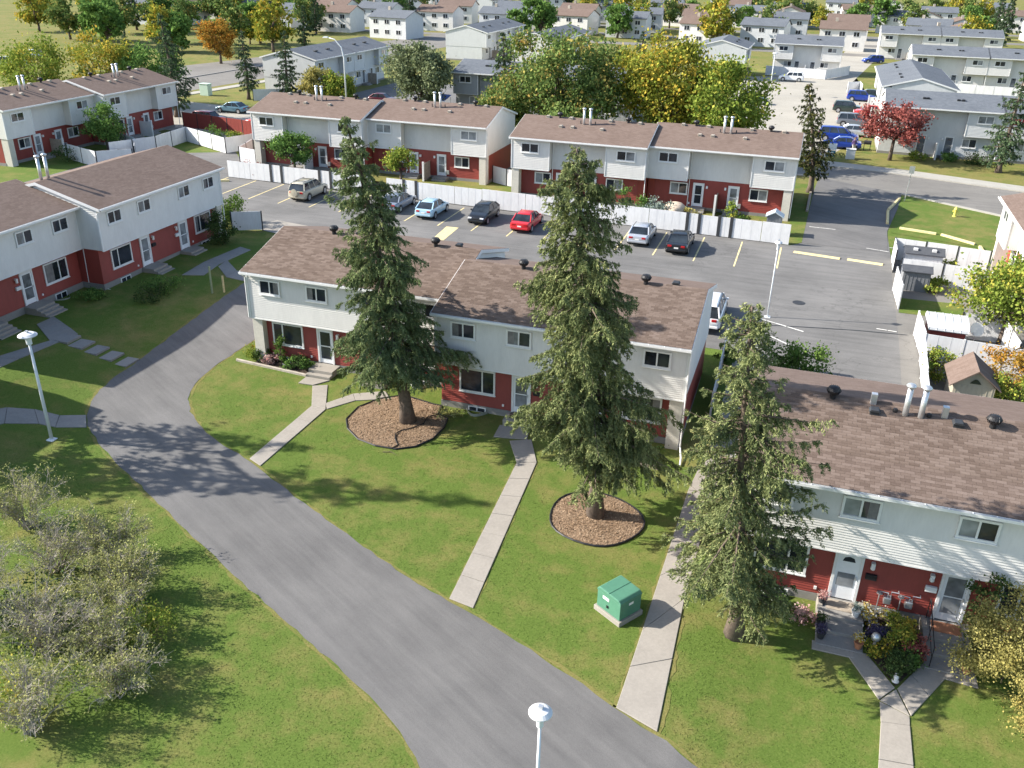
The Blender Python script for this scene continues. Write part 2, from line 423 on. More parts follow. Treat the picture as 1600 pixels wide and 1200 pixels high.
LOT = [(-57.5, 66), (-46.5, 64.2), (-41.4, 62.6), (-36.5, 60.5), (-36.3, 57.5), (-28.5, 55), (-5, 51.5), (-2.4, 51.5), (-0.7, 42.2), (7.4, 42.2), (7.4, 62), (7.4, 74), (7.4, 82), (8.9, 92), (9.4, 97.2),
       (1.4, 101.5), (1.0, 94.4), (.35, 75.3), (-.35, 74.45), (-55.4, 77.2), (-58.9, 84.6), (-61.8, 88), (-72, 82), (-72, 64)]
struct(sheet('parking_lot', LOT, .012, m_lot))
struct(sheet('driveway', [(.55, 75.6), (7.2, 75.4), (7.45, 82), (8.9, 91.8), (9.4, 97), (1.45, 101.4), (1.05, 94.4)], .024, m_road))
ST_N = [(-60, 114), (-10, 104.2), (1.4, 101.3), (9.5, 97.0), (19.5, 90.6), (46, 73)]
ST_F = [(-60, 121), (-10, 110.6), (.6, 107.9), (10, 106.2), (21.5, 102.7), (48, 88)]
struct(sheet('street', ST_N + ST_F[::-1], .02, m_street))
def strip(name, line, wd, h, mat, side=1):
    """raised strip (kerb or pavement) along a polyline, widened to its left"""
    mb = MB(); off = []
    for i, p in enumerate(line):
        a = Vector(line[max(i - 1, 0)]); b = Vector(line[min(i + 1, len(line) - 1)]); d = (b - a).normalized()
        off.append((p[0] - d.y * wd * side, p[1] + d.x * wd * side))
    for i in range(len(line) - 1):
        q = [line[i], line[i + 1], off[i + 1], off[i]]
        mb.add([(x, y, H(x, y) - .05) for x, y in q] + [(x, y, H(x, y) + h) for x, y in q],
               [(0, 3, 2, 1), (4, 5, 6, 7), (0, 1, 5, 4), (1, 2, 6, 5), (2, 3, 7, 6), (3, 0, 4, 7)])
    return struct(mb.build(name, mat))
strip('pavement', ST_F[1:], 2.6, .13, m_kerb)
strip('kerb', ST_N[:3], .35, .12, m_kerb, -1); strip('kerb', ST_N[3:], .35, .12, m_kerb, -1)
m_lot2 = asphalt('pale_lot', (.30, .28, .238), (.37, .347, .298), (.43, .40, .345))
struct(sheet('side_lot', [(-13.5, 114), (.3, 111), (2.2, 113.5), (4.2, 121), (5.5, 132), (7.5, 136), (9.8, 160), (8, 172), (4.5, 178), (6.5, 195), (12, 240), (18, 300), (8, 300), (2.0, 215), (.5, 196), (-14, 187)], .014, m_lot2))
struct(sheet('side_lot_entrance', [(-9.5, 110.2), (.3, 107.6), (.3, 111.2), (-9.5, 113.6)], .15, m_lot2))
struct(sheet('avenue', [(-97, 100), (-95, 127), (-92.5, 148), (-86, 210), (-70, 330), (-88, 330), (-106, 210), (-113, 165), (-116.5, 150), (-121, 100)], .014, m_street))
strip('kerb', [(-106, 100), (-104.5, 137), (-102.5, 165), (-96, 210)], .5, .14, m_concd)
strip('avenue_pavement', [(-94.8, 117.5), (-93.2, 127), (-90.5, 148), (-85, 190)], 1.8, .1, m_kerb, -1)
struct(sheet('side_lane', [(-96.9, 98.5), (-62, 94), (-62, 112.5), (-97, 117)], .014, m_lot2))
struct(sheet('back_lane', [(-71.5, 118), (-52, 118), (-52, 150), (-70, 152)], .014, m_lot))
struct(sheet('far_verge', [(-900, 98), (-97, 98), (-60, 98.2), (-2, 98), (30, 92), (900, 92), (900, 2500), (-900, 2500)], .005, m_drygrass))
struct(sheet('yard_ground', [(-55.2, 77.5), (-.6, 74.8), (-.5, 84), (-59, 86)], .008, m_drygrass))

# parking lines, yellow markings, tar seam
def line_mark(name, a, b, wd, mat, off=.022, n=10, wear=.35, seed=0):
    """painted line with worn gaps, one mesh"""
    rnd = random.Random(seed); a, b = Vector(a), Vector(b); d = (b - a); L = d.length; d.normalize(); s = Vector((-d.y, d.x)) * wd / 2
    mb = MB(); t = 0.0
    while t < L:
        seg = rnd.uniform(.5, 1.3); e = min(L, t + seg)
        p, q = a + d * t, a + d * e; k = s * rnd.uniform(.8, 1.1)
        mb.add([(c.x, c.y, H(c.x, c.y) + off) for c in (p - k, q - k, q + k, p + k)], [(0, 1, 2, 3)])
        t = e + (rnd.uniform(.02, .1) if rnd.random() < wear else 0)
    return struct(mb.build(name, mat))
for i, (x, y0, y1) in enumerate([(-55.3, 72.8, 77.0), (-52.0, 70.7, 76.9), (-48.7, 70.5, 76.7), (-45.35, 70.1, 76.4), (-42.1, 70.0, 76.2), (-38.9, 69.6, 76.1), (-35.6, 69.3, 75.9), (-32.3, 69.1, 75.5), (-29.1, 68.9, 75.2),
                                 (-25.9, 68.5, 75.0), (-22.65, 68.1, 74.9), (-19.6, 67.9, 74.7), (-16.5, 67.8, 74.6), (-13.45, 67.8, 74.5), (-10.4, 67.6, 74.3), (-7.2, 67.3, 74.1), (-4.1, 67.15, 74.0), (-.98, 67.9, 73.6)]):
    line_mark('parking_line', (x, y0), (x, y1), .12, m_linep, seed=i)
for i, (a, b) in enumerate([((1.0, 80.9), (3.2, 80.8)), ((7.4, 76.9), (13.6, 75.9)), ((5.6, 76.0), (7.3, 75.6)), ((7.0, 57.6), (5.8, 57.7)), ((-1.8, 55.2), (.6, 53.4)), ((-1.6, 56.9), (1.4, 55.6)), ((-2.2, 53.0), (-.4, 51.9))]):
    line_mark('white_parking_line', a, b, .11, m_linew, off=.034, seed=40 + i)
struct(sheet('yellow_patch', [(-28.3, 68.95), (-27.2, 69.0), (-27.0, 64.9), (-27.95, 64.6)], .022, m_yellow))
for x0, x1, y0, y1 in ((.05, 3.6, 72.75, 72.25), (4.12, 6.75, 72.3, 71.9)):
    t = thing('speed_bump', 'long yellow painted speed bump across the lot' if x0 < 1 else 'shorter yellow painted speed bump ending by the white yard fence', 'speed bump', (x0, y0, H(x0, y0)))
    MB().prism([(-.28, .015), (-.14, .075), (0, .095), (.14, .075), (.28, .015)], 0, x1 - x0, 'x').build('hump', m_yellow, t, smooth=False)
    t.rotation_euler.z = math.atan2(y1 - y0, x1 - x0)
mb = MB(); pts = [(-.9, 55.9), (2.0, 56.5), (4.8, 57.0), (7.6, 57.3)]
for a, b in zip(pts[:-1], pts[1:]):
    mb.add([(a[0], a[1] - .05, H(*a) + .024), (b[0], b[1] - .05, H(*b) + .024), (b[0], b[1] + .05, H(*b) + .024), (a[0], a[1] + .05, H(*a) + .024)], [(0, 1, 2, 3)])
struct(mb.build('tar_seam', m_black))

# walkways
slab_walk('walkway', [(-10.4, 25.15), (-11.1, 35.6), (-12.1, 37.5)], [(-9.35, 24.95), (-10.2, 35.95), (-11.1, 38.0)], 1.55, seed=1)
slab_walk('landing_pad', [(-13.0, 37.6), (-13.1, 38.9)], [(-11.3, 37.9), (-11.5, 38.9)], 1.6, lift=.01, seed=2)
slab_walk('walkway', [(-23.3, 31.5), (-23.3, 37.4), (-24.5, 39.6)], [(-22.45, 31.1), (-22.4, 37.3), (-23.75, 40.0)], 1.6, seed=3)
slab_walk('walkway', [(-22.75, 37.95), (-21.9, 39.5), (-20.4, 40.4)], [(-22.36, 37.35), (-21.4, 38.8), (-19.6, 39.7)], 1.4, seed=4)
slab_walk('landing_pad', [(-25.4, 39.6), (-25.4, 40.5)], [(-24.5, 39.65), (-23.9, 40.5)], 1.4, lift=.01, seed=5)
slab_walk('walkway', [(-3.2, 21.9), (-3.1, 25.9), (-2.9, 36.0), (-2.45, 41), (-2.4, 51.5)], [(-1.75, 21.35), (-1.9, 28.2), (-1.75, 36.2), (-1.0, 41), (-1.0, 51.5)], 2.9, seed=6)
wk = slab_walk('walkway', [(4.75, 19.5), (5.1, 24.4), (5.1, 25.35)], [(6.0, 19.5), (6.0, 24.55), (6.02, 24.95)], 1.7, seed=7)
slab_obj('slab', [(5.11, 25.4), (5.6, 25.17), (6.02, 24.99), (5.65, 26.12)], .045, m_conc, wk)
slab_walk('walkway', [(3.95, 27.55), (5.08, 25.42)], [(4.72, 27.62), (5.62, 26.16)], 1.4, seed=8)
slab_walk('walkway', [(6.72, 27.95), (5.69, 26.15)], [(7.35, 27.3), (6.06, 25.0)], 1.4, seed=14)
slab_walk('landing_pad', [(2.85, 27.2), (2.85, 27.7)], [(4.3, 27.2), (4.3, 27.7)], 1.4, seed=15)
slab_walk('landing_pad', [(6.85, 27.25), (6.85, 27.7)], [(8.35, 27.1), (8.35, 27.7)], 1.6, seed=16)
slab_walk('side_path', [(-37.6, 28.3), (-36.6, 30.0), (-35.2, 30.75), (-34.2, 30.8), (-32.75, 31.35)], [(-39.2, 29.0), (-37.6, 31.2), (-36.4, 31.75), (-34.9, 31.85), (-33.7, 32.4)], 1.2, m_concd, seed=9)
slab_walk('front_path', [(-41.3, 38.2), (-42.4, 35.0), (-42.6, 30.5)], [(-40.6, 39.7), (-41.0, 35.6), (-41.3, 31.0)], 1.3, m_concd, seed=10)
slab_walk('front_path', [(-40.6, 39.7), (-43.9, 41.3)], [(-41.3, 38.2), (-43.9, 39.9)], 1.3, m_concd, seed=11)
slab_walk('front_path', [(-41.2, 50.6), (-41.4, 53.5), (-41.0, 57.6)], [(-39.8, 51.2), (-40.1, 53.5), (-39.8, 57.2)], 1.4, m_concd, seed=12)
slab_walk('front_path', [(-39.9, 53.1), (-38.2, 51.6), (-36.7, 51.5)], [(-40.1, 54.5), (-38.2, 52.9), (-36.7, 52.7)], 1.3, m_concd, seed=13)
st = struct(thing('garden_steps', None, None))
for i in range(5):
    x = -35.65 - i * 1.12; y = 38.4 + i * .12; z = .10 + i * .155
    MB().box(x - 1.16, x, y - .58, y + .58, z - .35, z + .07).build('step', m_concd, st, bevel=.02)

# ================================================================== BUILDINGS
SL = .27; HALF = 4.9; OV = .4
def sid_mesh(L, h=.118, key={}):
    k = (round(L, 2), h)
    if k not in key:
        mb = MB(); mb.prism([(0, 0), (-.026, 0), (-.006, h), (0, h)], 0, L, 'x'); key[k] = mb
    return key[k]

def window(par, x0, x1, z0, z1, y, split=.5, glass=None, fr=.09, proud=.075, blinds=None, name='window'):
    """window part with frame, panes (sub-parts); y is the wall plane, outside is -y"""
    mb = MB(); f = fr
    mb.box(x0, x1, y - proud, y + .02, z0, z0 + f); mb.box(x0, x1, y - proud, y + .02, z1 - f, z1)
    mb.box(x0, x0 + f, y - proud, y + .02, z0 + f, z1 - f); mb.box(x1 - f, x1, y - proud, y + .02, z0 + f, z1 - f)
    xm = x0 + (x1 - x0) * split
    mb.box(xm - f * .4, xm + f * .4, y - proud + .012, y + .02, z0 + f, z1 - f)
    mb.box(x0 - .03, x1 + .03, y - proud - .035, y + .01, z0 - .045, z0 - .002)
    w_ = mb.build(name, m_trim, par)
    for i, (a, b) in enumerate(((x0 + f, xm - f * .4), (xm + f * .4, x1 - f))):
        g = glass[i] if isinstance(glass, (list, tuple)) else (glass or m_glass)
        MB().box(a, b, y - .034, y - .02, z0 + f, z1 - f).build('pane', g, w_)
    if blinds is not None:
        a, b = ((x0 + f, xm - f * .4), (xm + f * .4, x1 - f))[blinds]
        bl = MB(); n = 7; wd = (b - a) * .62; a = a if blinds == 0 else b - wd
        for k in range(n):
            xx = a + wd * k / n; bl.add([(xx, y - .0375, z0 + f + .01), (xx + wd / n, y - .0355 - .004 * (k % 2), z0 + f + .01), (xx + wd / n, y - .0355 - .004 * (k % 2), z1 - f - .01), (xx, y - .0375, z1 - f - .01)], [(0, 1, 2, 3)])
        bl.build('curtain', m_curtain, w_)
    return w_

def door(par, x0, x1, z0, z1, y, mat=None, style=0, proud=.05):
    mb = MB(); f = .11; mat = mat or m_door
    mb.box(x0, x0 + f, y - proud - .03, y + .02, z0, z1); mb.box(x1 - f, x1, y - proud - .03, y + .02, z0, z1); mb.box(x0 + f, x1 - f, y - proud - .03, y + .02, z1 - f, z1)
    d = mb.build('door', m_trim, par)
    MB().box(x0 + f, x1 - f, y - proud + .01, y + .01, z0 + .02, z1 - f).build('door_leaf', mat, d)
    a, b = x0 + f + .1, x1 - f - .1
    if style == 0:      # tall storm-door glass in two lights
        for q0, q1, g in ((z0 + 1.12, z1 - f - .12, m_glassp), (z0 + .35, z0 + 1.06, m_glassp)):
            MB().box(a, b, y - proud - .006, y - proud + .012, q0, q1).build('door_glass', g, d)
    elif style == 1:    # fan light over a screen
        MB().prism([(a + .08, z1 - f - .32), (b - .08, z1 - f - .32), (b - .14, z1 - f - .16), ((a + b) / 2, z1 - f - .1), (a + .14, z1 - f - .16)], y - proud - .006, y - proud + .012, 'y').build('fan_light', m_glass, d)
        MB().box(a, b, y - proud - .005, y - proud + .012, z0 + .62, z0 + 1.22).build('door_glass', m_glassp, d)
    else:
        MB().box(a, b, y - proud - .006, y - proud + .012, z0 + .3, z1 - f - .12).build('door_glass', m_glass, d)
        MB().box(a, b, y - proud - .016, y - proud - .004, z0 + 1.05, z0 + 1.12).build('door_bar', m_trim, d)
    MB().box(x1 - f - .085, x1 - f - .045, y - proud - .05, y - proud, z0 + 1.0, z0 + 1.14).build('handle', m_metal, d)
    return d

def stoop(par, x0, x1, y, ztop, n, tread=.32, landing=1.0, zg=0, mat=None):
    """landing with steps going down towards -y"""
    mat = mat or m_conc; rise = (ztop - zg) / (n + 0.0) if n else 0
    s = MB().box(x0, x1, y - landing, y, zg - .2, ztop).build('stoop', mat, par, bevel=.02)
    for i in range(1, n):
        MB().box(x0, x1, y - landing - tread * i, y - landing - tread * (i - 1), zg - .2, ztop - rise * i).build('step', mat, s, bevel=.02)
    return s

def roof(par, x0, x1, ze, mat, shingles=None, name='roof', rake=.12, seed=0, y_off=0, half=HALF):
    """gable roof slab, ridge along x, eaves at y=-OV and at the back"""
    ya, yr, yb = -OV + y_off, -OV + half + y_off, -OV + 2 * half + y_off; zr = ze + SL * half; t = .16
    mb = MB().prism([(ya, ze), (ya, ze - .05), (yr, zr - t), (yb, ze - .05), (yb, ze), (yr, zr)], x0 - rake, x1 + rake, 'x')
    r = mb.build(name, mat, par)
    # fascia boards, soffit, gutters and rake trim
    fb = MB(); fb.box(x0 - rake, x1 + rake, ya - .03, ya + .0, ze - .2, ze - .012); fb.box(x0 - rake, x1 + rake, yb, yb + .03, ze - .2, ze - .012)
    for xx in (x0 - rake - .03, x1 + rake):
        fb.prism([(ya, ze - .015), (yr, zr - .015), (yb, ze - .015), (yb, ze - .2), (yr, zr - .21), (ya, ze - .2)], xx, xx + .03, 'x')
    fb.build('fascia', m_trim, r)
    MB().box(x0 - .02, x1 + .02, ya + .002, .01 + y_off, ze - .2, ze - .17).build('soffit', m_soffit, r)
    g = MB(); g.box(x0 - rake, x1 + rake, ya - .15, ya - .135, ze - .13, ze - .015); g.box(x0 - rake, x1 + rake, ya - .135, ya - .031, ze - .13, ze - .115, 1)
    n = int((x1 - x0) / .75)
    for i in range(n): xx = x0 + (x1 - x0) * (i + .5) / n; g.box(xx - .02, xx + .02, ya - .135, ya - .031, ze - .035, ze - .025)
    g.build('gutter', [m_trim, m_black], r)
    if shingles: lay_shingles(r, x0 - rake, x1 + rake, ya - .03, yr, ze, zr, shingles, seed)
    return r

SHIN_ME = {}
def lay_shingles(r, x0, x1, ya, yr, ze, zr, mode, seed):
    """three-tab shingles on the front slope; 'single' builds the most visible ones as pieces"""
    rnd = np.random.RandomState(seed); ln = math.hypot(yr - ya, zr - ze); ex = .145; wd = .335; n = int(ln / ex)
    u = np.array([0, yr - ya, zr - ze]) / ln; nrm = np.array([0, -u[2], u[1]])
    V, F, singles = [], [], []
    for j in range(n):
        s0 = j * ex; off = (j % 2) * wd * .5 + rnd.uniform(-.03, .03); k = 0; x = x0 - off
        while x < x1:
            a = max(x, x0) + .004; b = min(x + wd, x1) - .004; x += wd
            if b - a < .03: continue
            lift = .007 + rnd.uniform(0, .004)
            p0 = np.array([0, ya, ze]) + u * (s0 + .0) + nrm * lift; p1 = np.array([0, ya, ze]) + u * (s0 + ex + .03) + nrm * .002
            pb = np.array([0, ya, ze]) + u * s0 + nrm * .0005
            if mode == 'single' and b - a > wd * .9 and a < 10.4 and a > 2.0 and len(singles) < 300 and j < 13:
                singles.append((a, p0)); continue
            i0 = len(V)
            V += [(a, p0[1], p0[2]), (b, p0[1], p0[2]), (b, p1[1], p1[2]), (a, p1[1], p1[2]), (a, pb[1], pb[2]), (b, pb[1], pb[2])]
            F += [(i0, i0 + 1, i0 + 2, i0 + 3), (i0 + 4, i0 + 5, i0 + 1, i0)]
    o = put(np_mesh('shingles', V, F, m_shin), 'shingles', r); o['kind'] = 'stuff'
    if singles:
        if 'one' not in SHIN_ME:
            w_ = wd - .008; e = (u * (ex + .03)); lo = -nrm * .02
            q = [(0, 0, 0), (w_, 0, 0), (w_, e[1] - nrm[1] * .007, e[2] - nrm[2] * .007), (0, e[1] - nrm[1] * .007, e[2] - nrm[2] * .007)]
            SHIN_ME['one'] = MB().add(q + [(c[0], c[1] + lo[1], c[2] + lo[2]) for c in q], [(0, 1, 2, 3), (4, 7, 6, 5), (0, 4, 5, 1), (1, 5, 6, 2), (2, 6, 7, 3), (3, 7, 4, 0)]).mesh('shingle', m_shin1)
        for a, p in singles: put(SHIN_ME['one'], 'shingle', r, (a, p[1], p[2]))

def pipes(par, x, z, h=1.35, sp=.62, y=3.4):
    for dx in (-sp / 2, sp / 2):
        c = MB().lathe([(.11, -.3), (.11, h), (.09, h)], 12, (x + dx, y, z)); c.lathe([(.17, h + .02), (.19, h + .09), (.14, h + .15), (.04, h + .18)], 12, (x + dx, y, z))
        c.build('chimney_pipe', m_metal, par, smooth=True)
def turbine(par, x, y, z):
    mb = MB().lathe([(.12, -.25), (.12, .16), (.15, .18)], 12, (x, y, z))
    mb.lathe([(.15, .18), (.235, .26), (.26, .36), (.21, .46), (.1, .51), (.02, .52)], 14, (x, y, z))
    o = mb.build('turbine_vent', m_black, par)
    fin = MB()
    for k in range(14):
        t = 2 * math.pi * k / 14; fin.tube([(x + .2 * math.cos(t), y + .2 * math.sin(t), z + .2), (x + .275 * math.cos(t + .25), y + .275 * math.sin(t + .25), z + .35), (x + .17 * math.cos(t + .5), y + .17 * math.sin(t + .5), z + .49)], .014, 4)
    fin.build('fins', m_black, o)
def boxvent(par, x, y, z, mat=None):
    MB().box(x - .17, x + .17, y - .15, y + .15, z - .12, z + .1).prism([(x - .21, z + .1), (x + .21, z + .1), (x + .14, z + .19), (x - .14, z + .19)], y - .19, y + .19, 'y').build('roof_vent', mat or m_dark, par, bevel=.01)
def stack(par, x, y, z):
    MB().lathe([(.05, -.1), (.05, .3), (.04, .3)], 8, (x, y, z)).build('plumbing_stack', m_dark, par)
def rz_at(y, ze): return ze + SL * (y + OV if y < HALF - OV else 2 * HALF - OV - y)

def front_section(T, x0, L, ze=5.7, yo=0.0, boards=True, shing=True, seed=0, stairs=(2, 2), pw=(0, 1), dstyle=(0, 0), zg=0, piers=(1, 1), blind=None):
    """the street side of the townhouses: jettied white upper floor over red siding; x0 = left wall, yo = set-back"""
    jz, dp = 2.8, 2 * (HALF - OV); x1 = x0 + L
    # upper storey core (gabled at the ends) and boards
    zr = ze + SL * HALF
    core = MB().prism([(yo, jz), (yo + dp, jz), (yo + dp, ze - .06), (yo + dp / 2, zr - .17 - .0), (yo, ze - .06)], x0, x1, 'x').build('upper_wall', m_white, T)
    low = MB().box(x0 + .04, x1 - .04, yo + .5, yo + dp - .04, zg - .3, jz - .002).build('lower_wall', m_red, T)
    if boards:
        n = 25; h = (ze - .2 - jz) / n; me = SIDM(x1 - x0, h, m_white)
        for i in range(n): put(me, 'siding_board', core, (x0, yo - .001, jz + i * h))
        n = 20; h = (jz - .06 - .40) / n; me = SIDM(L - .1 - .64 * (piers[0] + piers[1]), h, m_red, .034)
        for i in range(n): put(me, 'siding_board', low, (x0 + .05 + .64 * piers[0], yo + .499, .40 + i * h))
        for xe, sg in ((x1, 1),):
            pass
    # end walls: lap siding above, red below
    for xe, rot in ((x0, -1), (x1, 1)):
        lap = MB(); h = .118; nb = int((zr - jz) / h) + 1
        for i in range(nb):
            za = jz + i * h; top = min(za + h, zr - .2)
            if za > ze - .25:
                lim = (zr - .2 - top) / SL; ya, yb = yo + dp / 2 - lim, yo + dp / 2 + lim
            else: ya, yb = yo, yo + dp
            if yb - ya < .3: continue
            e = xe + rot * .026; k = xe + rot * .004; base = xe - rot * .002
            lap.add([(base, ya, za), (e, ya, za), (k, ya, top), (base, ya, top), (base, yb, za), (e, yb, za), (k, yb, top), (base, yb, top)],
                    [(0, 1, 2, 3), (4, 7, 6, 5), (1, 5, 6, 2), (0, 4, 5, 1)])
        o = lap.build('end_siding', m_white, core); o['kind'] = 'stuff'
    # corner trim, foundation, wing walls
    tr = MB()
    for xe in (x0 - .03, x1 - .07): tr.box(xe, xe + .1, yo - .045, yo + .06, jz - .02, ze - .2)
    tr.box(x0, x1, yo - .04, yo + .03, jz - .06, jz - .004); tr.build('corner_trim', m_trim, T)
    MB().box(x0 + .02, x1 - .02, yo + .46, yo + dp - .02, zg - .4, .36).build('foundation', m_concd, T)
    for xa, on in ((x0 + .05, piers[0]), (x1 - .7, piers[1])):
        if on: MB().box(xa, xa + .65, yo + .06, yo + .56, zg - .3, jz - .062).build('wing_wall', m_cream, T, bevel=.01)
    r = roof(T, x0, x1, ze, m_roofb, shing, seed=seed, y_off=yo)
    dpz = MB().tube([(x1 + .06, yo - OV - .08, ze - .1), (x1 + .06, yo - .06, ze - .45), (x1 + .06, yo - .06, jz), (x1 + .06, yo + .0, .25 + zg), (x1 + .25, yo - .9, .12 + zg), (x1 + .3, yo - 1.5, .08 + zg)], .042, 6)
    dpz.build('downspout', m_trim, T)
    dl = MB().tube([(x0 - .06, yo - OV - .08, ze - .1), (x0 - .06, yo - .06, ze - .45), (x0 - .06, yo - .06, jz)], .042, 6); dl.build('downspout', m_trim, T)
    # openings, mirrored about the party wall
    U = [(.82, 2.17), (3.82, 5.15), (L - 5.15, L - 3.82), (L - 2.17, L - .82)]
    rnd = random.Random(seed + 5)
    for i, (a, b) in enumerate(U):
        g = [m_glass, m_glass] if rnd.random() < .6 else [m_glassp, m_glass]
        window(T, x0 + a, x0 + b, 4.36, 5.24, yo - .02, .5, g, blinds=rnd.choice([None, 0, 0, 1]))
    for k, (a, b) in enumerate(((1.1, 3.1), (L - 3.1, L - 1.1))):
        window(T, x0 + a, x0 + b, 1.12, 2.5, yo + .48, .33 if pw[k] else .64, blinds=rnd.choice([None, 0, 1]) if blind is None else blind[k], name='picture_window')
    for k, (a, b) in enumerate(((4.02, 5.06), (L - 5.06, L - 4.02))):
        door(T, x0 + a, x0 + b, .38, 2.56, yo + .48, style=dstyle[k])
        if stairs[k]: stoop(T, x0 + a - .15, x0 + b + .35, yo + .44, .36, stairs[k], zg=zg)
        s = 1 if k == 0 else -1; xx = x0 + (b + .32 if k == 0 else a - .32)
        MB().box(xx - .07, xx + .07, yo + .3, yo + .48, 2.2, 2.32).lathe([(.05, 2.02), (.09, 2.06), (.08, 2.2), (.03, 2.22)], 8, (xx, yo + .36, 0)).build('porch_light', m_trim, T)
        MB().box(xx - .02 * s - .16, xx - .02 * s + .24, yo + .34, yo + .47, 1.55, 1.78).build('mailbox', m_trim if k else m_black, T, bevel=.015)
        MB().box(x0 + (3.5 if k == 0 else L - 3.6), x0 + (3.6 if k == 0 else L - 3.5), yo + .42, yo + .48, .58, .7).build('outlet_cover', m_trim, T)
    # basement windows
    for a in (3.35, L - 4.1) if stairs[0] else ():
        pass
    for a in (1.6, L - 2.6):
        b_ = MB().box(x0 + a, x0 + a + 1.0, yo + .40, yo + .45, zg + .02, .30).build('basement_window', m_trim, T)
        MB().box(x0 + a + .07, x0 + a + .46, yo + .385, yo + .396, zg + .06, .26).box(x0 + a + .54, x0 + a + .93, yo + .385, yo + .396, zg + .06, .26).build('pane', m_glass, b_)
        well = MB(); n = 10
        pr = [(x0 + a - .1 + 1.2 * i / n, yo + .4 - .55 * math.sin(math.pi * i / n)) for i in range(n + 1)]
        for p, q in zip(pr[:-1], pr[1:]):
            well.add([(p[0], p[1], zg - .05), (q[0], q[1], zg - .05), (q[0], q[1], zg + .16), (p[0], p[1], zg + .16)], [(0, 1, 2, 3)])
        well.build('window_well', m_metal, T)
    return r

SIDC = {}
def SIDM(L, h, mat, lip=.028):
    k = (round(L, 3), h, mat.name)
    if k not in SIDC: SIDC[k] = MB().prism([(.004, 0), (-lip, 0), (-.003, h + .004), (.004, h + .004)], 0, L, 'x').mesh('siding_board', mat)
    return SIDC[k]

def roof_fittings(T, x0, L, ze, yo, pipe=True, seed=0, front=False):
    y = yo + HALF - OV
    z = lambda q: ze + SL * (q - yo + OV)
    for k in (.27, .79): turbine(T, x0 + L * k, y - .25, z(y - .25))
    for k in (.18, .36, .66, .88): boxvent(T, x0 + L * k, y - .35, z(y - .35), m_stone if not front else m_dark)
    if pipe: pipes(T, x0 + L * .5, z(y - 1.3), y=y - 1.3)
    for k in (.45, .56): stack(T, x0 + L * k, y - 1.2, z(y - 1.2))
    for k in (.32, .41, .63): boxvent(T, x0 + L * k, y - 2.2, z(y - 2.2), m_stone)

def lap_panel(par, name, x0, x1, y, z0, z1, mat, h=.15):
    mb = MB(); n = int(round((z1 - z0) / h))
    for i in range(n):
        a = z0 + (z1 - z0) * i / n; b = z0 + (z1 - z0) * (i + 1) / n
        mb.add([(x0, y - .026, a), (x1, y - .026, a), (x1, y - .005, b), (x0, y - .005, b), (x0, y, a), (x1, y, a)], [(0, 1, 2, 3), (4, 5, 1, 0)])
    o = mb.build(name, mat, par); o['kind'] = 'stuff'; return o

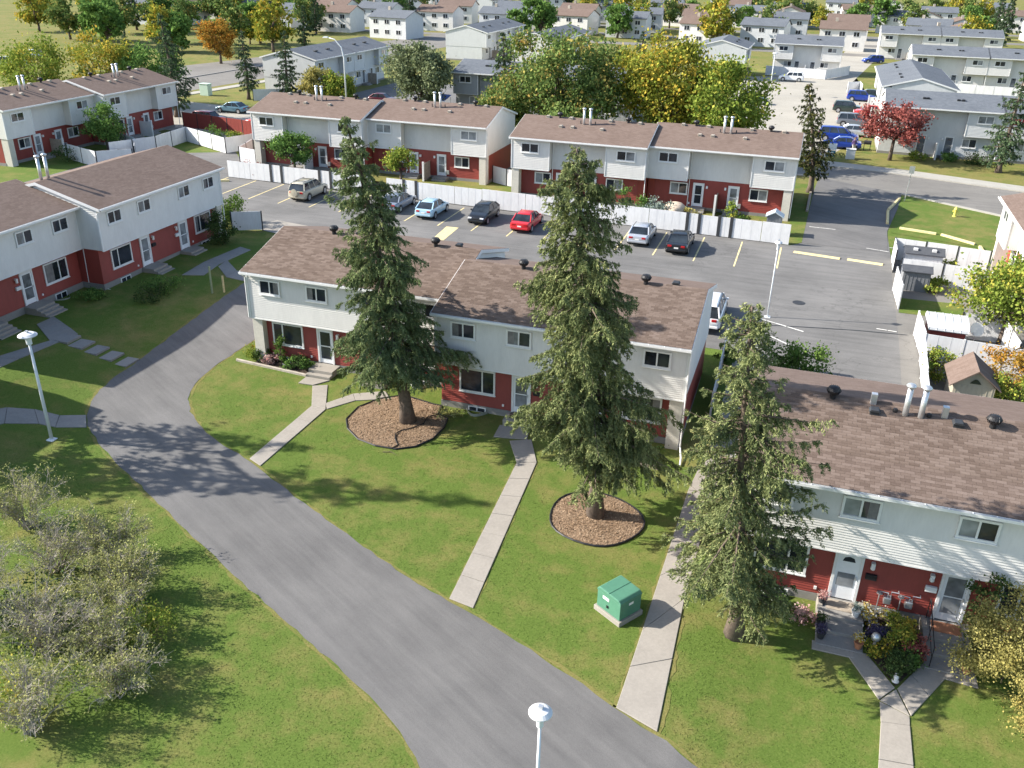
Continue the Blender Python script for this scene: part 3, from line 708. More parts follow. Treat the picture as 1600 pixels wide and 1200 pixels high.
def rear_section(T, x0, L, ze=5.7, yo=0.0, up=None, lo=None, rmat=None, seed=0, shing=None, pier=None, bay=3.7, rec=.9, dmat=None, dstyle=(0, 0), fit=True, steps=True, glass=None, piers=(1, 1)):
    """the yard side: two white bays with a recess between them, red siding and doors below"""
    up = up or m_white; lo = lo or m_red; rmat = rmat or m_roofb; jz, dp = 2.8, 2 * (HALF - OV); x1 = x0 + L; zr = ze + SL * HALF
    core = MB().prism([(yo + rec, jz), (yo + dp, jz), (yo + dp, ze - .06), (yo + dp / 2, zr - .17), (yo + rec, ze + SL * (rec + OV) - .3)], x0, x1, 'x').build('upper_wall', up, T)
    for k, (a, b) in enumerate(((x0, x0 + bay), (x1 - bay, x1))):
        by = MB().box(a, b, yo, yo + rec + .01, jz - .02, ze - .1).build('bay', up, T)
        lap_panel(by, 'lap_siding', a, b, yo - .001, jz, ze - .2, up)
        t = MB()
        for xe in (a - .025, b - .065): t.box(xe, xe + .09, yo - .05, yo + .04, jz - .03, ze - .18)
        t.box(a, b, yo - .045, yo + .02, jz - .06, jz - .021); t.build('corner_trim', m_trim, by)
    lap_panel(core, 'lap_siding', x0 + bay, x1 - bay, yo + rec - .001, jz, ze - .2, up)
    low = MB().box(x0 + .04, x1 - .04, yo + rec + .002, yo + dp - .04, -.3, jz - .003).build('lower_wall', lo, T)
    lap_panel(low, 'lap_siding', x0 + .7, x1 - .7, yo + rec, .3, jz - .03, lo)
    MB().box(x0 + .02, x1 - .02, yo + rec - .03, yo + dp - .02, -.4, .3).build('foundation', m_concd, T)
    if piers:
        for xa, on in ((x0 + .05, piers[0]), (x1 - .75, piers[1])):
            if on: MB().box(xa, xa + .7, yo + .03, yo + rec + .02, -.3, jz - .062).build('wing_wall', m_cream, T)
    r = roof(T, x0, x1, ze, rmat, shing, seed=seed, y_off=yo)
    for xx in (x0 + bay + .12, x1 + .06):
        MB().tube([(xx, yo - OV - .08, ze - .1), (xx, yo + rec - .06 if xx < x1 else yo + .1, ze - .5), (xx, yo + rec - .06 if xx < x1 else yo + .1, .3)], .04, 6).build('downspout', m_trim, T)
    rnd = random.Random(seed); G = glass or [[m_glass, m_glass], [m_glass, m_glassp]]
    for i, (a, b) in enumerate(((.95, 2.7), (L - 2.7, L - .95))):
        window(T, x0 + a, x0 + b, 4.3, 5.22, yo - .02, .5, G[i] if isinstance(G[i], list) else G, fr=.1)
    for i, (a, b) in enumerate(((2.1, 3.7), (L - 3.7, L - 2.1))):
        window(T, x0 + a, x0 + b, 1.35, 2.42, yo + rec - .02, .5, [m_glassp, m_glass] if rnd.random() < .5 else [m_glass, m_glassp], fr=.1)
    for k, (a, b) in enumerate(((4.2, 5.2), (L - 5.6, L - 4.6))):
        door(T, x0 + a, x0 + b, .35, 2.5, yo + rec - .02, dmat, dstyle[k])
        if steps: stoop(T, x0 + a - .2, x0 + b + .3, yo + rec - .06, .33, 2, landing=.9, mat=m_concd)
        xx = x0 + (b + .25 if k == 0 else a - .25)
        MB().box(xx - .08, xx + .08, yo + rec - .2, yo + rec - .02, 2.08, 2.3).build('porch_light', m_trim, T)
    sc = MB().box(x0 + L / 2 - .05, x0 + L / 2 + .05, yo + rec - 1.7, yo + rec - .03, -.1, 1.75).build('privacy_screen', m_fence if seed % 2 else m_wood, T)
    MB().box(x0 + L / 2 - .09, x0 + L / 2 + .09, yo + rec - 1.8, yo + rec - 1.66, -.1, 1.95).build('screen_post', m_trim, sc)
    MB().box(x0 + L / 2 + 1.9, x0 + L / 2 + 2.15, yo + rec - .2, yo + rec - .02, .55, .95).build('meter_box', m_metal, T)
    MB().box(x0 + L / 2 - 2.6, x0 + L / 2 - 2.45, yo + rec - .1, yo + rec - .02, .5, .68).build('vent_hood', m_trim, T)
    if fit: roof_fittings(T, x0, L, ze, yo, seed=seed)
    return r

def building(name, label, loc, rz, cat='townhouse'):
    return thing(name, label, cat, loc, rz)

# ---- the middle row
b1 = building('townhouse_row', 'white over red townhouse row behind the two tall mulched spruces', (-29.35, 41.45, 0), 0)
front_section(b1, 0, 12.5, shing=True, seed=11, stairs=(2, 2), pw=(1, 0), dstyle=(2, 0), blind=(None, 0), piers=(1, 0))
front_section(b1, 12.5, 12.95, yo=-1.95, shing=True, seed=12, stairs=(1, 1), pw=(0, 0), blind=(None, 1), piers=(0, 1))
for k, x in enumerate((3.4, 9.9, 15.8, 21.6)):
    yo = 0 if x < 12.5 else -1.95; y = yo + HALF - OV
    turbine(b1, x if k != 3 else 22.4, y - .2, 5.7 + SL * (y - .2 - yo + OV))
for x in (4.9, 11.2, 19.3, 23.9):
    yo = 0 if x < 12.5 else -1.95; y = yo + HALF - OV; boxvent(b1, x, y + .15, 5.7 + SL * (HALF - .15))
MB().box(16.55, 17.5, -2.2, -1.62, .362, .38).build('door_mat', m_black, b1)

# ---- the near row at the right
b2 = building('townhouse_row', 'nearest townhouse row, roof filling the right edge, fan-lit white door', (-.75, 29.6, -.2), 0)
front_section(b2, 0, 12.8, shing='single', seed=21, stairs=(0, 0), pw=(0, 1), dstyle=(1, 0), blind=(None, None))
for k, (xa, xb) in enumerate(((3.7, 5.35), (7.4, 9.05))):
    s = stoop(b2, xa, xb, .44, .36, 3, tread=.68, landing=1.15, zg=-.06, mat=m_concd)
    for xx in (xa, xb - .16): MB().box(xx - .02, xx + .18, -.25, .43, -.2, .43).build('side_wall', m_conc, s, bevel=.02)
    MB().box(xa + .32, xb - .32, -.3, .3, .364, .385).build('door_mat', m_wood if k == 0 else m_terra, s)
rl = MB(); X = 7.55; pa = [(X, -2.0, .05), (X, -2.0, .95), (X, .3, 1.32), (X, .3, .36)]
rl.tube(pa[:2], .018, 6); rl.tube(pa[1:3], .02, 6); rl.tube(pa[2:], .018, 6); rl.tube([(X, -2.0, .5), (X, .3, .86)], .013, 6); rl.tube([(X, -.85, .3), (X, -.85, 1.12)], .013, 6)
rl.build('handrail', m_black, b2)
yr = HALF - OV; zz = lambda q: 5.7 + SL * (q + OV)
turbine(b2, 3.1, yr - .25, zz(yr - .25)); turbine(b2, 8.8, yr - .55, zz(yr - .55))
for x, y in ((4.6, yr - .2), (7.15, yr - .35)):
    MB().box(x - .11, x + .11, y - .11, y + .11, zz(y) - .1, zz(y) + .42).build('roof_vent', m_metal, b2, bevel=.01)
for x in (4.65, 7.6): boxvent(b2, x, yr - .75, zz(yr - .75))
for x in (5.4, 6.6): MB().lathe([(.07, -.05), (.1, .05), (.08, .13), (.02, .16)], 10, (x, yr - .5, zz(yr - .5))).build('plumbing_stack', m_black, b2)
pipes(b2, 6.03, zz(yr - .6), h=1.15, sp=.55, y=yr - .6)

# ---- the left row, facing right
b3 = building('townhouse_row', 'shaded townhouse row at the left whose red front faces the curved road', (-43.75, 46.3, .85), R(90))
front_section(b3, 0, 13.4, shing=None, seed=31, stairs=(4, 4), pw=(1, 1), zg=-.2, piers=(0, 1))
front_section(b3, -12.9, 12.9, yo=1.75, shing=None, seed=32, stairs=(4, 4), pw=(0, 0), zg=-.15, piers=(1, 0))
roof_z = lambda q, yo=0: 5.7 + SL * (q - yo + OV)
pipes(b3, 1.2, 6.9, h=1.5, y=4.9)
b5 = building('townhouse_row', 'townhouse row left of the picture whose shadow crosses the near lawn', (-43.75, 17.9, .6), R(90))
front_section(b5, 0, 13.0, boards=False, shing=None, seed=51, stairs=(3, 3))

# ---- the two rows beyond the parking lot
bl = building('townhouse_row', 'far left row of the two townhouses beyond the parking lot', (-55.8, 82.8, 1.0), 0)
rear_section(bl, 0, 12.75, seed=41, piers=(1, 0)); rear_section(bl, 12.75, 12.85, yo=1.3, seed=42, piers=(0, 1), glass=[[m_glassp, m_glassp], [m_glassp, m_glassp]])
br = building('townhouse_row', 'far right row of the two townhouses beyond the parking lot', (-26.5, 80.8, 1.0), 0)
rear_section(br, 0, 12.7, seed=43, piers=(1, 0)); rear_section(br, 12.7, 12.95, yo=1.1, seed=44, dstyle=(2, 0), piers=(0, 1))
b4 = building('townhouse_row', 'white and red townhouse row in shade in the upper left corner', (-76.6, 85.2, 1.0), R(90))
rear_section(b4, 0, 12.8, seed=45, piers=(0, 0)); rear_section(b4, -12.8, 12.8, yo=1.4, seed=46, piers=(1, 0))
b6 = building('townhouse_row', 'townhouse row cut by the right edge, sunlit white side with a railing', (14.25, 73.3, 1.0), R(-90))
rear_section(b6, 0, 12.8, seed=47)

# ---- grey and white rows further away
def far_row(label, loc, rz, n=2, up=m_grey, seed=60, rm=None, dmat=None, step=1.1, lo=None, glass=None, pier=False):
    t = building('townhouse_row', label, loc, rz)
    for i in range(n):
        rear_section(t, i * 12.8, 12.8, yo=(i % 2) * step, up=up, lo=lo or up, rmat=rm or m_roofg, seed=seed + i, fit=False, dmat=dmat or m_doord, dstyle=(1, 1), piers=(0, 0), glass=glass)
        for k, q in enumerate((.33, .36, .62, .66)): boxvent(t, i * 12.8 + 12.8 * q, (i % 2) * step + 2.2, 5.7 + SL * 2.6)
    return t
far_row('grey shaded townhouse row behind the tall curved street lamp', (-73.0, 126.3, 1), R(90), 2, m_greyl, 61, step=0)
far_row('grey townhouse row between the pale willow and the big autumn trees', (-49.2, 123.1, 1), 0, 2, m_grey, 63, step=0)
far_row('grey townhouse row with dark doors behind the red tree', (7.7, 117.5, 1), 0, 2, m_greyl, 65, step=0, glass=[[m_glassr, m_glassr], [m_glassp, m_glassp]])
far_row('grey roofed row end-on behind the grey dark-doored townhouses', (8.3, 161.4, 1), R(-90), 2, m_greyl, 67, step=.0)
far_row('sunlit white townhouse row in the upper right corner', (15.0, 186.0, 1), 0, 3, m_white, 69, step=0)
far_row('white townhouse row behind the parked white crossover, top right', (-9.8, 195.5, 1), 0, 1, m_white, 72, step=0)
far_row('pale townhouse row above the willow at the top edge', (-67.0, 186.0, 1), R(90), 2, m_greyl, 74, step=0)
far_row('white gabled row behind the dark spruce at top centre', (-49.0, 176.0, 1), R(90), 2, m_white, 76, step=0)
far_row('white row beside the far blue car at the top right', (11.5, 236.0, 1), 0, 2, m_white, 78, step=0)
far_row('grey gabled row left of the white crossover lot', (-14.0, 180.5, 1), R(90), 1, m_greyl, 80, step=0)

# ================================================================== FENCES, SHEDS
def fence(label, pts, h, posts='dark', name='fence', panel=2.4, gates=(), mat=None, pw=.09, cat='fence', post_over=.04, seed=0):
    """panel fence along a polyline: every panel and every post is a part"""
    t = thing(name, label, cat, (pts[0][0], pts[0][1], H(*pts[0]))); mat = mat or m_fence; o = Vector((pts[0][0], pts[0][1], H(*pts[0])))
    pm = m_dark if posts == 'dark' else m_fence; rnd = random.Random(seed)
    for (ax, ay), (bx, by) in zip(pts[:-1], pts[1:]):
        a, b = Vector((ax, ay)), Vector((bx, by)); d = b - a; L = d.length; d.normalize(); ang = math.atan2(d.y, d.x); n = max(1, round(L / panel)); w_ = L / n
        for i in range(n):
            p = a + d * w_ * i; z = H(p.x, p.y) + rnd.uniform(-.02, .02)
            pb = MB().box(pw / 2 + .01, w_ - pw / 2 - .01, -.02, .02, .06, h)
            q = pb.build('panel', mat, t); q.location = (p.x - o.x, p.y - o.y, z - o.z); q.rotation_euler = (0, 0, ang)
            jm = MB(); k = max(2, int(w_ / .6))
            for j in range(1, k): xx = w_ * j / k; jm.box(xx - .012, xx + .012, -.028, .028, .07, h - .01)
            jm.build('joint_cover', mat, q)
            s = MB().box(-pw / 2, pw / 2, -pw / 2, pw / 2, -.2, h + post_over).build('post', pm, t); s.location = (p.x - o.x, p.y - o.y, z - o.z); s.rotation_euler = (0, 0, ang)
        s = MB().box(-pw / 2, pw / 2, -pw / 2, pw / 2, -.2, h + post_over).build('post', pm, t); s.location = (b.x - o.x, b.y - o.y, H(b.x, b.y) - o.z); s.rotation_euler = (0, 0, ang)
    return t

def yard_fence(label, x0, x1, y0, y1, seq, h=1.7, seed=0):
    """long white fence whose gates stand between dark post pairs; seq = (width, post after)"""
    t = thing('fence', label, 'fence', (x0, y0, H(x0, y0))); L = math.hypot(x1 - x0, y1 - y0); t.rotation_euler.z = math.atan2(y1 - y0, x1 - x0)
    tot = sum(q[0] for q in seq); x = 0; rnd = random.Random(seed)
    for wd, post in seq:
        wd = wd * L / tot; dz = rnd.uniform(-.04, .04)
        p = MB().box(x + .02, x + wd - .02, -.025, .025, .05, h + dz).build('panel', m_fence, t)
        jm = MB(); k = max(2, int(wd / .62))
        for j in range(1, k): xx = x + wd * j / k; jm.box(xx - .01, xx + .01, -.031, .031, .06, h + dz - .01)
        jm.build('joint_cover', m_fence, p)
        if post: MB().box(x + wd - .13, x + wd + .13, -.07, .05, -.1, h + .08).build('post', m_dark, t)
        x += wd
    return t
yard_fence('long white yard fence behind the beige crossover', -55.4, -39.0, 77.25, 76.6, [(2.6, 0), (2.4, 1), (1.2, 1), (4.2, 1), (1.2, 1), (4.4, 0)], seed=1)
yard_fence('long white yard fence behind the row of parked sedans', -37.4, -.45, 76.4, 74.5, [(2.0, 1), (1.4, 1), (4.3, 0), (3.0, 0), (4.6, 0), (4.3, 1), (1.4, 1), (3.0, 0), (3.6, 0), (3.6, 1), (1.1, 1), (1.8, 1), (1.1, 1), (2.7, 0), (2.5, 0)], seed=2)
fence('short white fence closing the gap between the two far rows', [(-30.0, 85.6), (-28.2, 84.6), (-26.6, 84.2)], 1.7, seed=3)
fence('white fence standing between the far left row and the lane', [(-59.6, 88.2), (-58.4, 83.8), (-56.0, 83.2)], 1.6, seed=4)
fence('white yard fence zigzagging beside the shaded upper left row', [(-71.8, 79.5), (-69.6, 84.4), (-70.2, 90.6), (-62.2, 86.8), (-60.8, 90.2)], 1.75, seed=5, panel=3.0)
fence('white divider fence nearer the shaded upper left row', [(-75.2, 84.8), (-71.2, 83.0), (-68.2, 79.2)], 1.7, seed=6, panel=2.6)
fence('white fence behind the brown roof with twin pipes', [(-75.5, 77.5), (-70.0, 75.5), (-67.5, 78.0)], 1.7, seed=7, panel=2.6)
fence('dark red board fence running right from the upper left row', [(-76.4, 98.4), (-64.0, 96.2)], 1.9, mat=m_red, seed=8, panel=2.5)
fence('upper white fence around the slate-roofed shed, right side', [(7.35, 70.2), (7.4, 73.7), (14.1, 72.7)], 1.75, seed=9, panel=2.3)
fence('middle white fence behind the small grass plot, right side', [(7.6, 68.4), (13.2, 67.8)], 1.7, seed=10, panel=2.6)
fence('bare white panel facing the lot beside the small grass plot', [(7.15, 65.9), (7.3, 62.0)], 1.75, posts='white', seed=11, panel=4)
fence('white fence behind the dish and the curved metal shed', [(10.6, 58.0), (12.9, 57.9), (13.2, 54.0)], 1.7, seed=12, panel=2.2)
fence('lower white fence beside the orange bush, right side', [(8.0, 57.4), (8.15, 53.9), (16.5, 53.2)], 1.65, posts='white', seed=13, panel=2.1)
fence('white fence line beside the lot behind the near roof', [(8.1, 53.6), (7.9, 47.0)], 1.6, posts='white', seed=14, panel=2.2)
fence('single white gate panel in front of the shaded left row', [(-44.0, 61.0), (-41.9, 62.2)], 1.6, seed=15, panel=2.6)
fence('white fence in front of the white far row, top right', [(-10.6, 191.5), (.6, 189.6), (5.0, 199.0)], 1.8, posts='white', seed=16, panel=2.8)
fence('white fence in front of the sunlit upper right row', [(17.0, 180.5), (40.0, 178.0)], 1.7, posts='white', seed=17, panel=3)
fence('white fence below the second spruce at upper left', [(-80.5, 120.6), (-74.5, 124.4)], 1.7, seed=18, panel=3)
fence('white bin screen left of the grey end-on row', [(4.6, 173.0), (6.6, 175.0), (6.9, 171.0)], 1.7, posts='white', seed=19, panel=2)
fence('white fence tucked beside the end of the middle row', [(-2.95, 51.2), (-2.9, 47.0), (-2.85, 43.5)], 1.5, posts='white', seed=20, panel=2.2)

def shed(name, label, x, y, lx, ly, h, roofm, wallm, rise=.5, rz=0, axis='x', ov=.12, cat='shed'):
    t = thing(name, label, cat, (x, y, H(x, y)), rz)
    w_ = MB().box(-lx / 2, lx / 2, -ly / 2, ly / 2, -.1, h).build('wall', wallm, t)
    b = MB(); n = int(lx / .25)
    for i in range(n): xx = -lx / 2 + lx * (i + .5) / n; b.box(xx - .015, xx + .015, -ly / 2 - .015, ly / 2 + .015, 0, h - .02)
    b.build('batten', wallm, w_)
    mb = MB()
    if axis == 'x': mb.prism([(-ly / 2 - ov, h - .03), (0, h + rise), (ly / 2 + ov, h - .03), (ly / 2 + ov, h - .1), (0, h + rise - .09), (-ly / 2 - ov, h - .1)], -lx / 2 - ov, lx / 2 + ov, 'x')
    else: mb.prism([(-lx / 2 - ov, h - .03), (0, h + rise), (lx / 2 + ov, h - .03), (lx / 2 + ov, h - .1), (0, h + rise - .09), (-lx / 2 - ov, h - .1)], -ly / 2 - ov, ly / 2 + ov, 'y')
    mb.build('roof', roofm, t)
    if axis == 'x': MB().prism([(-ly / 2, h - .02), (ly / 2, h - .02), (0, h + rise - .06)], -lx / 2 + .01, lx / 2 - .01, 'x').build('gable', wallm, t)
    else: MB().prism([(-lx / 2, h - .02), (lx / 2, h - .02), (0, h + rise - .06)], -ly / 2 + .01, ly / 2 - .01, 'y').build('gable', wallm, t)
    return t
m_slate = roof_mat('slate_shed_roof', (.05, .055, .065), (.07, .075, .085), (.09, .095, .105))
m_shedg = siding('grey_shed_wall', (.20, .21, .225)); m_tan = siding('tan_wall', (.38, .345, .27))
s = shed('garden_shed', 'garden shed with dark slate roof inside the upper white fence', 9.35, 71.6, 2.6, 1.5, 1.5, m_slate, m_fence, .35)
MB().box(-.8, -.5, -.55, -.35, 1.63, 1.8).box(.5, .8, -.55, -.35, 1.63, 1.8).build('roof_vent', m_trim, s)
shed('garden_shed', 'small dark board shed behind the bare white panel', 8.55, 66.9, 1.8, 1.3, 1.5, m_slate, m_shedg, .25)
shed('garden_shed', 'small grey plastic shed by the corner of the far right row', -1.9, 77.2, 1.25, 1.0, 1.7, plain('shed_plastic', (.42, .47, .5), .5, .06), m_shedg, .4, axis='y')
s = shed('garden_shed', 'tan playhouse shed with brown gable roof among autumn bushes', 10.2, 49.3, 2.0, 2.3, 1.6, m_roofb, m_tan, .95, axis='y', ov=.25)
MB().prism([(-.28 + .56 * i / 8, 1.72 + .26 * math.sin(math.pi * i / 8)) for i in range(9)], -1.185, -1.16, 'y').build('arched_window', m_glass, s)
# curved white metal shed
t = thing('curved_shed', 'small shed with curved white metal roof and red trim', 'shed', (9.5, 56.3, H(9.5, 56.3)))
MB().box(-1.0, 1.0, -1.0, 1.1, -.1, 1.45).build('wall', m_red, t)
pr = [(1.25 * math.cos(math.pi * i / 12) * 1.0, 1.42 + .55 * math.sin(math.pi * i / 12)) for i in range(13)]
MB().prism(pr + [(-1.2, 1.36), (1.2, 1.36)], -1.1, 1.1, 'x').build('roof', m_greyl, t)
rb = MB()
for i in range(6): xx = -1.1 + 2.2 * i / 5; rb.tube([(xx, p[0] * 1.0, p[1] + .012) for p in pr], .016, 4)
rb.build('seam', m_metal, t)
t = thing('satellite_dish', 'white satellite dish beside the curved metal shed', 'dish', (11.3, 56.9, H(11.3, 56.9)))
MB().lathe([(.02, 0), (.25, .03), (.42, .1), (.44, .1), (.26, .0), (.02, -.03)], 18).build('reflector', m_trim, t, smooth=True, loc=(0, 0, 1.1)).rotation_euler = (R(65), 0, R(20))
MB().tube([(0, 0, 0), (0, 0, 1.08)], .03, 6).tube([(0, -.05, .9), (-.15, -.5, 1.0)], .014, 5).build('mast', m_metal, t)
MB().box(-.24, -.12, -.56, -.46, .94, 1.06).build('receiver', m_trim, t)
# bins, barbecues, cover
def barbecue(label, x, y, rz=0):
    t = thing('barbecue', label, 'barbecue', (x, y, H(x, y)), rz)
    MB().prism([(-.28, .72), (.28, .72), (.3, .95), (.2, 1.1), (0, 1.16), (-.2, 1.1), (-.3, .95)], -.42, .42, 'x').build('lid', m_black, t)
    for sx in (-.36, .36):
        for sy in (-.22, .22): MB().box(sx - .025, sx + .025, sy - .025, sy + .025, 0, .72).build('leg', m_dark, t)
    MB().box(-.75, -.44, -.22, .22, .74, .78).build('side_shelf', m_dark, t)
barbecue('black barbecue by the blue sedan, far right lot', 6.6, 119.6)
barbecue('black barbecue behind the roof with twin pipes', -70.2, 79.6, .5)
t = thing('covered_hot_tub', 'rounded beige covered tub in the far right yard', 'cover', (-10.6, 79.6, 1.0))
MB().lathe([(1.05, 0), (1.08, .5), (.95, .95), (.6, 1.25), (.2, 1.36), (.02, 1.38)], 20).build('cover', plain('beige_cover', (.50, .41, .32), .9, .12), t, smooth=True)
t = thing('play_canopy', 'bright blue tarpaulin by the far willow', 'tarpaulin', (-50.9, 121.4, 1.0))
MB().add([(-1.5, -1.0, 2.2), (1.5, -1.2, 2.1), (1.6, 1.2, 2.6), (-1.4, 1.3, 2.7), (-1.5, -1.05, 2.16), (1.5, -1.25, 2.06), (1.6, 1.2, 2.56), (-1.4, 1.3, 2.66), (0, -.1, 2.32), (0, -.1, 2.28)],
         [(0, 1, 8), (1, 2, 8), (2, 3, 8), (3, 0, 8), (5, 4, 9), (6, 5, 9), (7, 6, 9), (4, 7, 9)]).build('sheet', m_blue, t)
for px_, py_ in ((-1.45, -1), (1.45, -1.1), (1.5, 1.1), (-1.35, 1.2)): MB().tube([(px_, py_, 0), (px_, py_, 2.3)], .03, 6).build('pole', m_metal, t)

# ================================================================== STREET FURNITURE
def park_lamp(label, x, y, h, lean=0, k=1.0):
    t = thing('lamp_post', label, 'lamp post', (x, y, H(x, y)))
    MB().tube([(0, 0, 0), (lean * .5, 0, h * .5), (lean, 0, h - .55)], [.085 * k, .075 * k, .06 * k], 12).build('pole', m_galv, t, smooth=True)
    MB().box(-.19, .19, -.19, .19, 0, .035).lathe([(.12, .03), (.1, .1)], 12).build('base_plate', m_galv, t)
    MB().lathe([(.09 * k, h - .6), (.13 * k, h - .58), (.13 * k, h - .3), (.2 * k, h - .26)], 14, (lean, 0, 0)).build('collar', m_galv, t, smooth=False)
    MB().lathe([(.2 * k, h - .2), (.43 * k, h - .15), (.43 * k, h - .12), (.3 * k, h - .04), (.1 * k, h + .0), (.04 * k, h + .01)], 24, (lean, 0, 0)).build('lamp_shade', m_lamp, t)
    MB().box(lean - .06, lean + .06, -.05, .05, h + .0, h + .09).build('photo_cell', m_metal, t)
    MB().lathe([(.05 * k, h - .34), (.17 * k, h - .3), (.18 * k, h - .2), (.06 * k, h - .19)], 14, (lean, 0, 0)).build('lens', m_amber, t)
    return t
park_lamp('pale lamp post with disc shade on the shaded left lawn', -33.45, 29.75, 5.75)
park_lamp('pale lamp post standing in the lot beyond the near roof', -.95, 57.3, 5.15, k=.55)
park_lamp('lamp post whose white disc shade rises at the bottom edge', -4.15, 15.8, 5.6, k=.7)
park_lamp('slim lamp post behind the roof of the far right row', -8.2, 121.0, 6.6, k=.7)
park_lamp('slim lamp post further up the side lot, near white crossover', -7.9, 163.0, 6.8)
t = thing('street_lamp', 'tall grey street lamp with curved arm behind the far left row', 'street lamp', (-63.5, 118.0, 1.0))
MB().tube([(0, 0, 0), (0, 0, 7.2), (-.3, 0, 8.6), (-1.3, 0, 9.6), (-2.4, 0, 9.8)], [.12, .1, .08, .06, .05], 10).build('pole', m_galv, t, smooth=True)
MB().prism([(-3.1, 9.72), (-2.3, 9.74), (-2.35, 9.92), (-2.9, 9.9)], -.14, .14, 'y').build('lamp_head', m_galv, t)
# transformer box
t = thing('utility_box', 'green metal transformer box on concrete pad beside right walkway', 'utility box', (-4.17, 26.65, H(-4.17, 26.65)), R(-33))
MB().box(-.68, .68, -.62, .62, -.1, .2).build('plinth', m_conc, t, bevel=.02)
MB().box(-.6, .6, -.55, .55, .2, .92).build('cabinet', m_green, t, bevel=.02)
MB().prism([(-.62, .92), (.62, .92), (.62, .98), (.5, 1.08), (-.5, 1.12), (-.62, 1.0)], -.57, .57, 'y').build('lid', m_green, t, bevel=.03)
MB().box(-.3, .02, -.565, -.553, .72, .84).build('label_plate', m_plate, t)
MB().box(.605, .615, -.1, .12, .72, .82).build('label_plate', m_plate, t)
MB().box(-.08, 0, -.585, -.553, .42, .52).build('padlock', m_black, t)
MB().box(-.005, .005, -.575, .575, 1.09, 1.115).build('lid_seam', m_green, t)
# far utility boxes
for lab, x, y, sx, h, m in (('pale green utility cabinet on the far verge, upper left', -90.0, 122.3, .75, 1.7, plain('pale_green', (.45, .58, .5), .5, .06)),
                            ('grey utility box on the far lawn beside the street', 4.6, 113.2, .5, 1.1, m_greyl)):
    t = thing('utility_cabinet', lab, 'utility box', (x, y, H(x, y)))
    MB().box(-sx, sx, -sx * .7, sx * .7, 0, h).build('cabinet', m, t, bevel=.03)
    MB().box(-sx - .06, sx + .06, -sx * .7 - .06, sx * .7 + .06, h, h + .07).build('lid', m, t, bevel=.02)
# hydrant
t = thing('fire_hydrant', 'yellow fire hydrant on the grass by the far road', 'hydrant', (13.55, 89.6, 1.0))
m_hyd = plain('hydrant_yellow', (.62, .55, .12), .5, .1)
MB().lathe([(.2, 0), (.2, .06), (.13, .08), (.13, .62), (.18, .64), (.18, .7), (.13, .82), (.05, .9), (.03, .96)], 14).build('barrel', m_hyd, t, smooth=False)
for a in (0, 90, 180):
    MB().tube([(.1 * math.cos(R(a)), .1 * math.sin(R(a)), .5), (.25 * math.cos(R(a)), .25 * math.sin(R(a)), .5)], .07, 8).build('nozzle', m_hyd, t)
# sign post, lawn sign, marker posts
t = thing('sign_post', 'leaning back-turned sign on a post at the driveway mouth', 'sign', (9.5, 94.0, 1.0))
MB().tube([(0, 0, 0), (.12, 0, 3.4)], .04, 6).build('post', m_metal, t); MB().box(-.14, .34, -.03, .0, 2.7, 3.4).build('sign_plate', m_metal, t)
t = thing('lawn_sign', 'small white and teal lawn sign on the far verge', 'sign', (2.5, 112.4, 1.0))
MB().box(-.45, .45, -.02, .02, 1.0, 1.75).build('sign_plate', m_plate, t); MB().box(-.5, .4, -.02, .02, .25, .95).build('lower_plate', plain('teal_sign', (.02, .16, .2), .5, .05), t)
MB().box(-.35, .2, -.026, -.021, .66, .8).box(-.3, .15, -.026, -.021, .38, .5).box(-.3, .3, -.026, -.021, 1.5, 1.6).build('text_block', m_plate, t)
for sx in (-.4, .36): MB().box(sx - .025, sx + .025, -.02, .02, 0, 1.0).build('leg', m_metal, t)
for i, (x, y, h, m, lab) in enumerate(((-36.9, 49.4, 1.15, m_yellow, 'short yellow marker post beside the shaded road edge'), (-37.5, 48.9, 1.9, plain('green_stake', (.22, .27, .16), .8, .1), 'thin greenish stake beside the yellow marker post'))):
    t = thing('marker_post', lab, 'post', (x, y, H(x, y))); MB().box(-.05, .05, -.05, .05, -.1, h).build('post', m, t); MB().box(-.055, .055, -.055, .055, h, h + .03).build('cap', m, t)
# kerb blocks (yellow wheel stops)
def kerb_block(label, x0, y0, x1, y1, m=None, h=.2):
    L = math.hypot(x1 - x0, y1 - y0); t = thing('parking_block', label, 'parking block', (x0, y0, H(x0, y0)), math.atan2(y1 - y0, x1 - x0), 'yellow edging blocks round the right grass island')
    MB().prism([(-.13, 0), (.13, 0), (.1, h), (-.1, h)], 0, L, 'x').build('block', m or m_yellow, t, bevel=.02)
for a in ((9.1, 94.6, 7.85, 89.6, 'tall edging block by the driveway mouth, far end'), (7.8, 89.2, 7.55, 84.4, 'edging block along the driveway beside the grass island'), (8.5, 83.2, 11.4, 82.5, 'edging block along the near side of the grass island, left'),
          (11.8, 82.4, 14.2, 80.4, 'edging block along the near side of the grass island, middle'), (14.5, 79.8, 14.6, 77.6, 'short edging block at the right corner of the grass island'), (.75, 94.4, .62, 86.0, 'dark edging timber along the left side of the driveway')):
    kerb_block(a[4], *a[:4], m=m_wood if a[0] < 2 else m_yellow)
kerb_block('yellow parking block by the grass behind the left row', -56.0, 74.8, -54.2, 75.6)
struct(sheet('grass_island', [(7.7, 81.6), (9.0, 93.0), (9.9, 96.3), (19.0, 90.3), (24, 86.5), (24, 74), (15.4, 74), (14.8, 79.6)], .03, m_grass))
struct(sheet('grass_strip', [(-.4, 74.6), (.55, 75.6), (1.0, 94.4), (-.6, 97), (-.7, 82)], .03, m_grass))
struct(sheet('grass_plot', [(7.3, 61.3), (11.4, 61.3), (11.6, 64.6), (7.6, 64.4)], .03, m_grass))
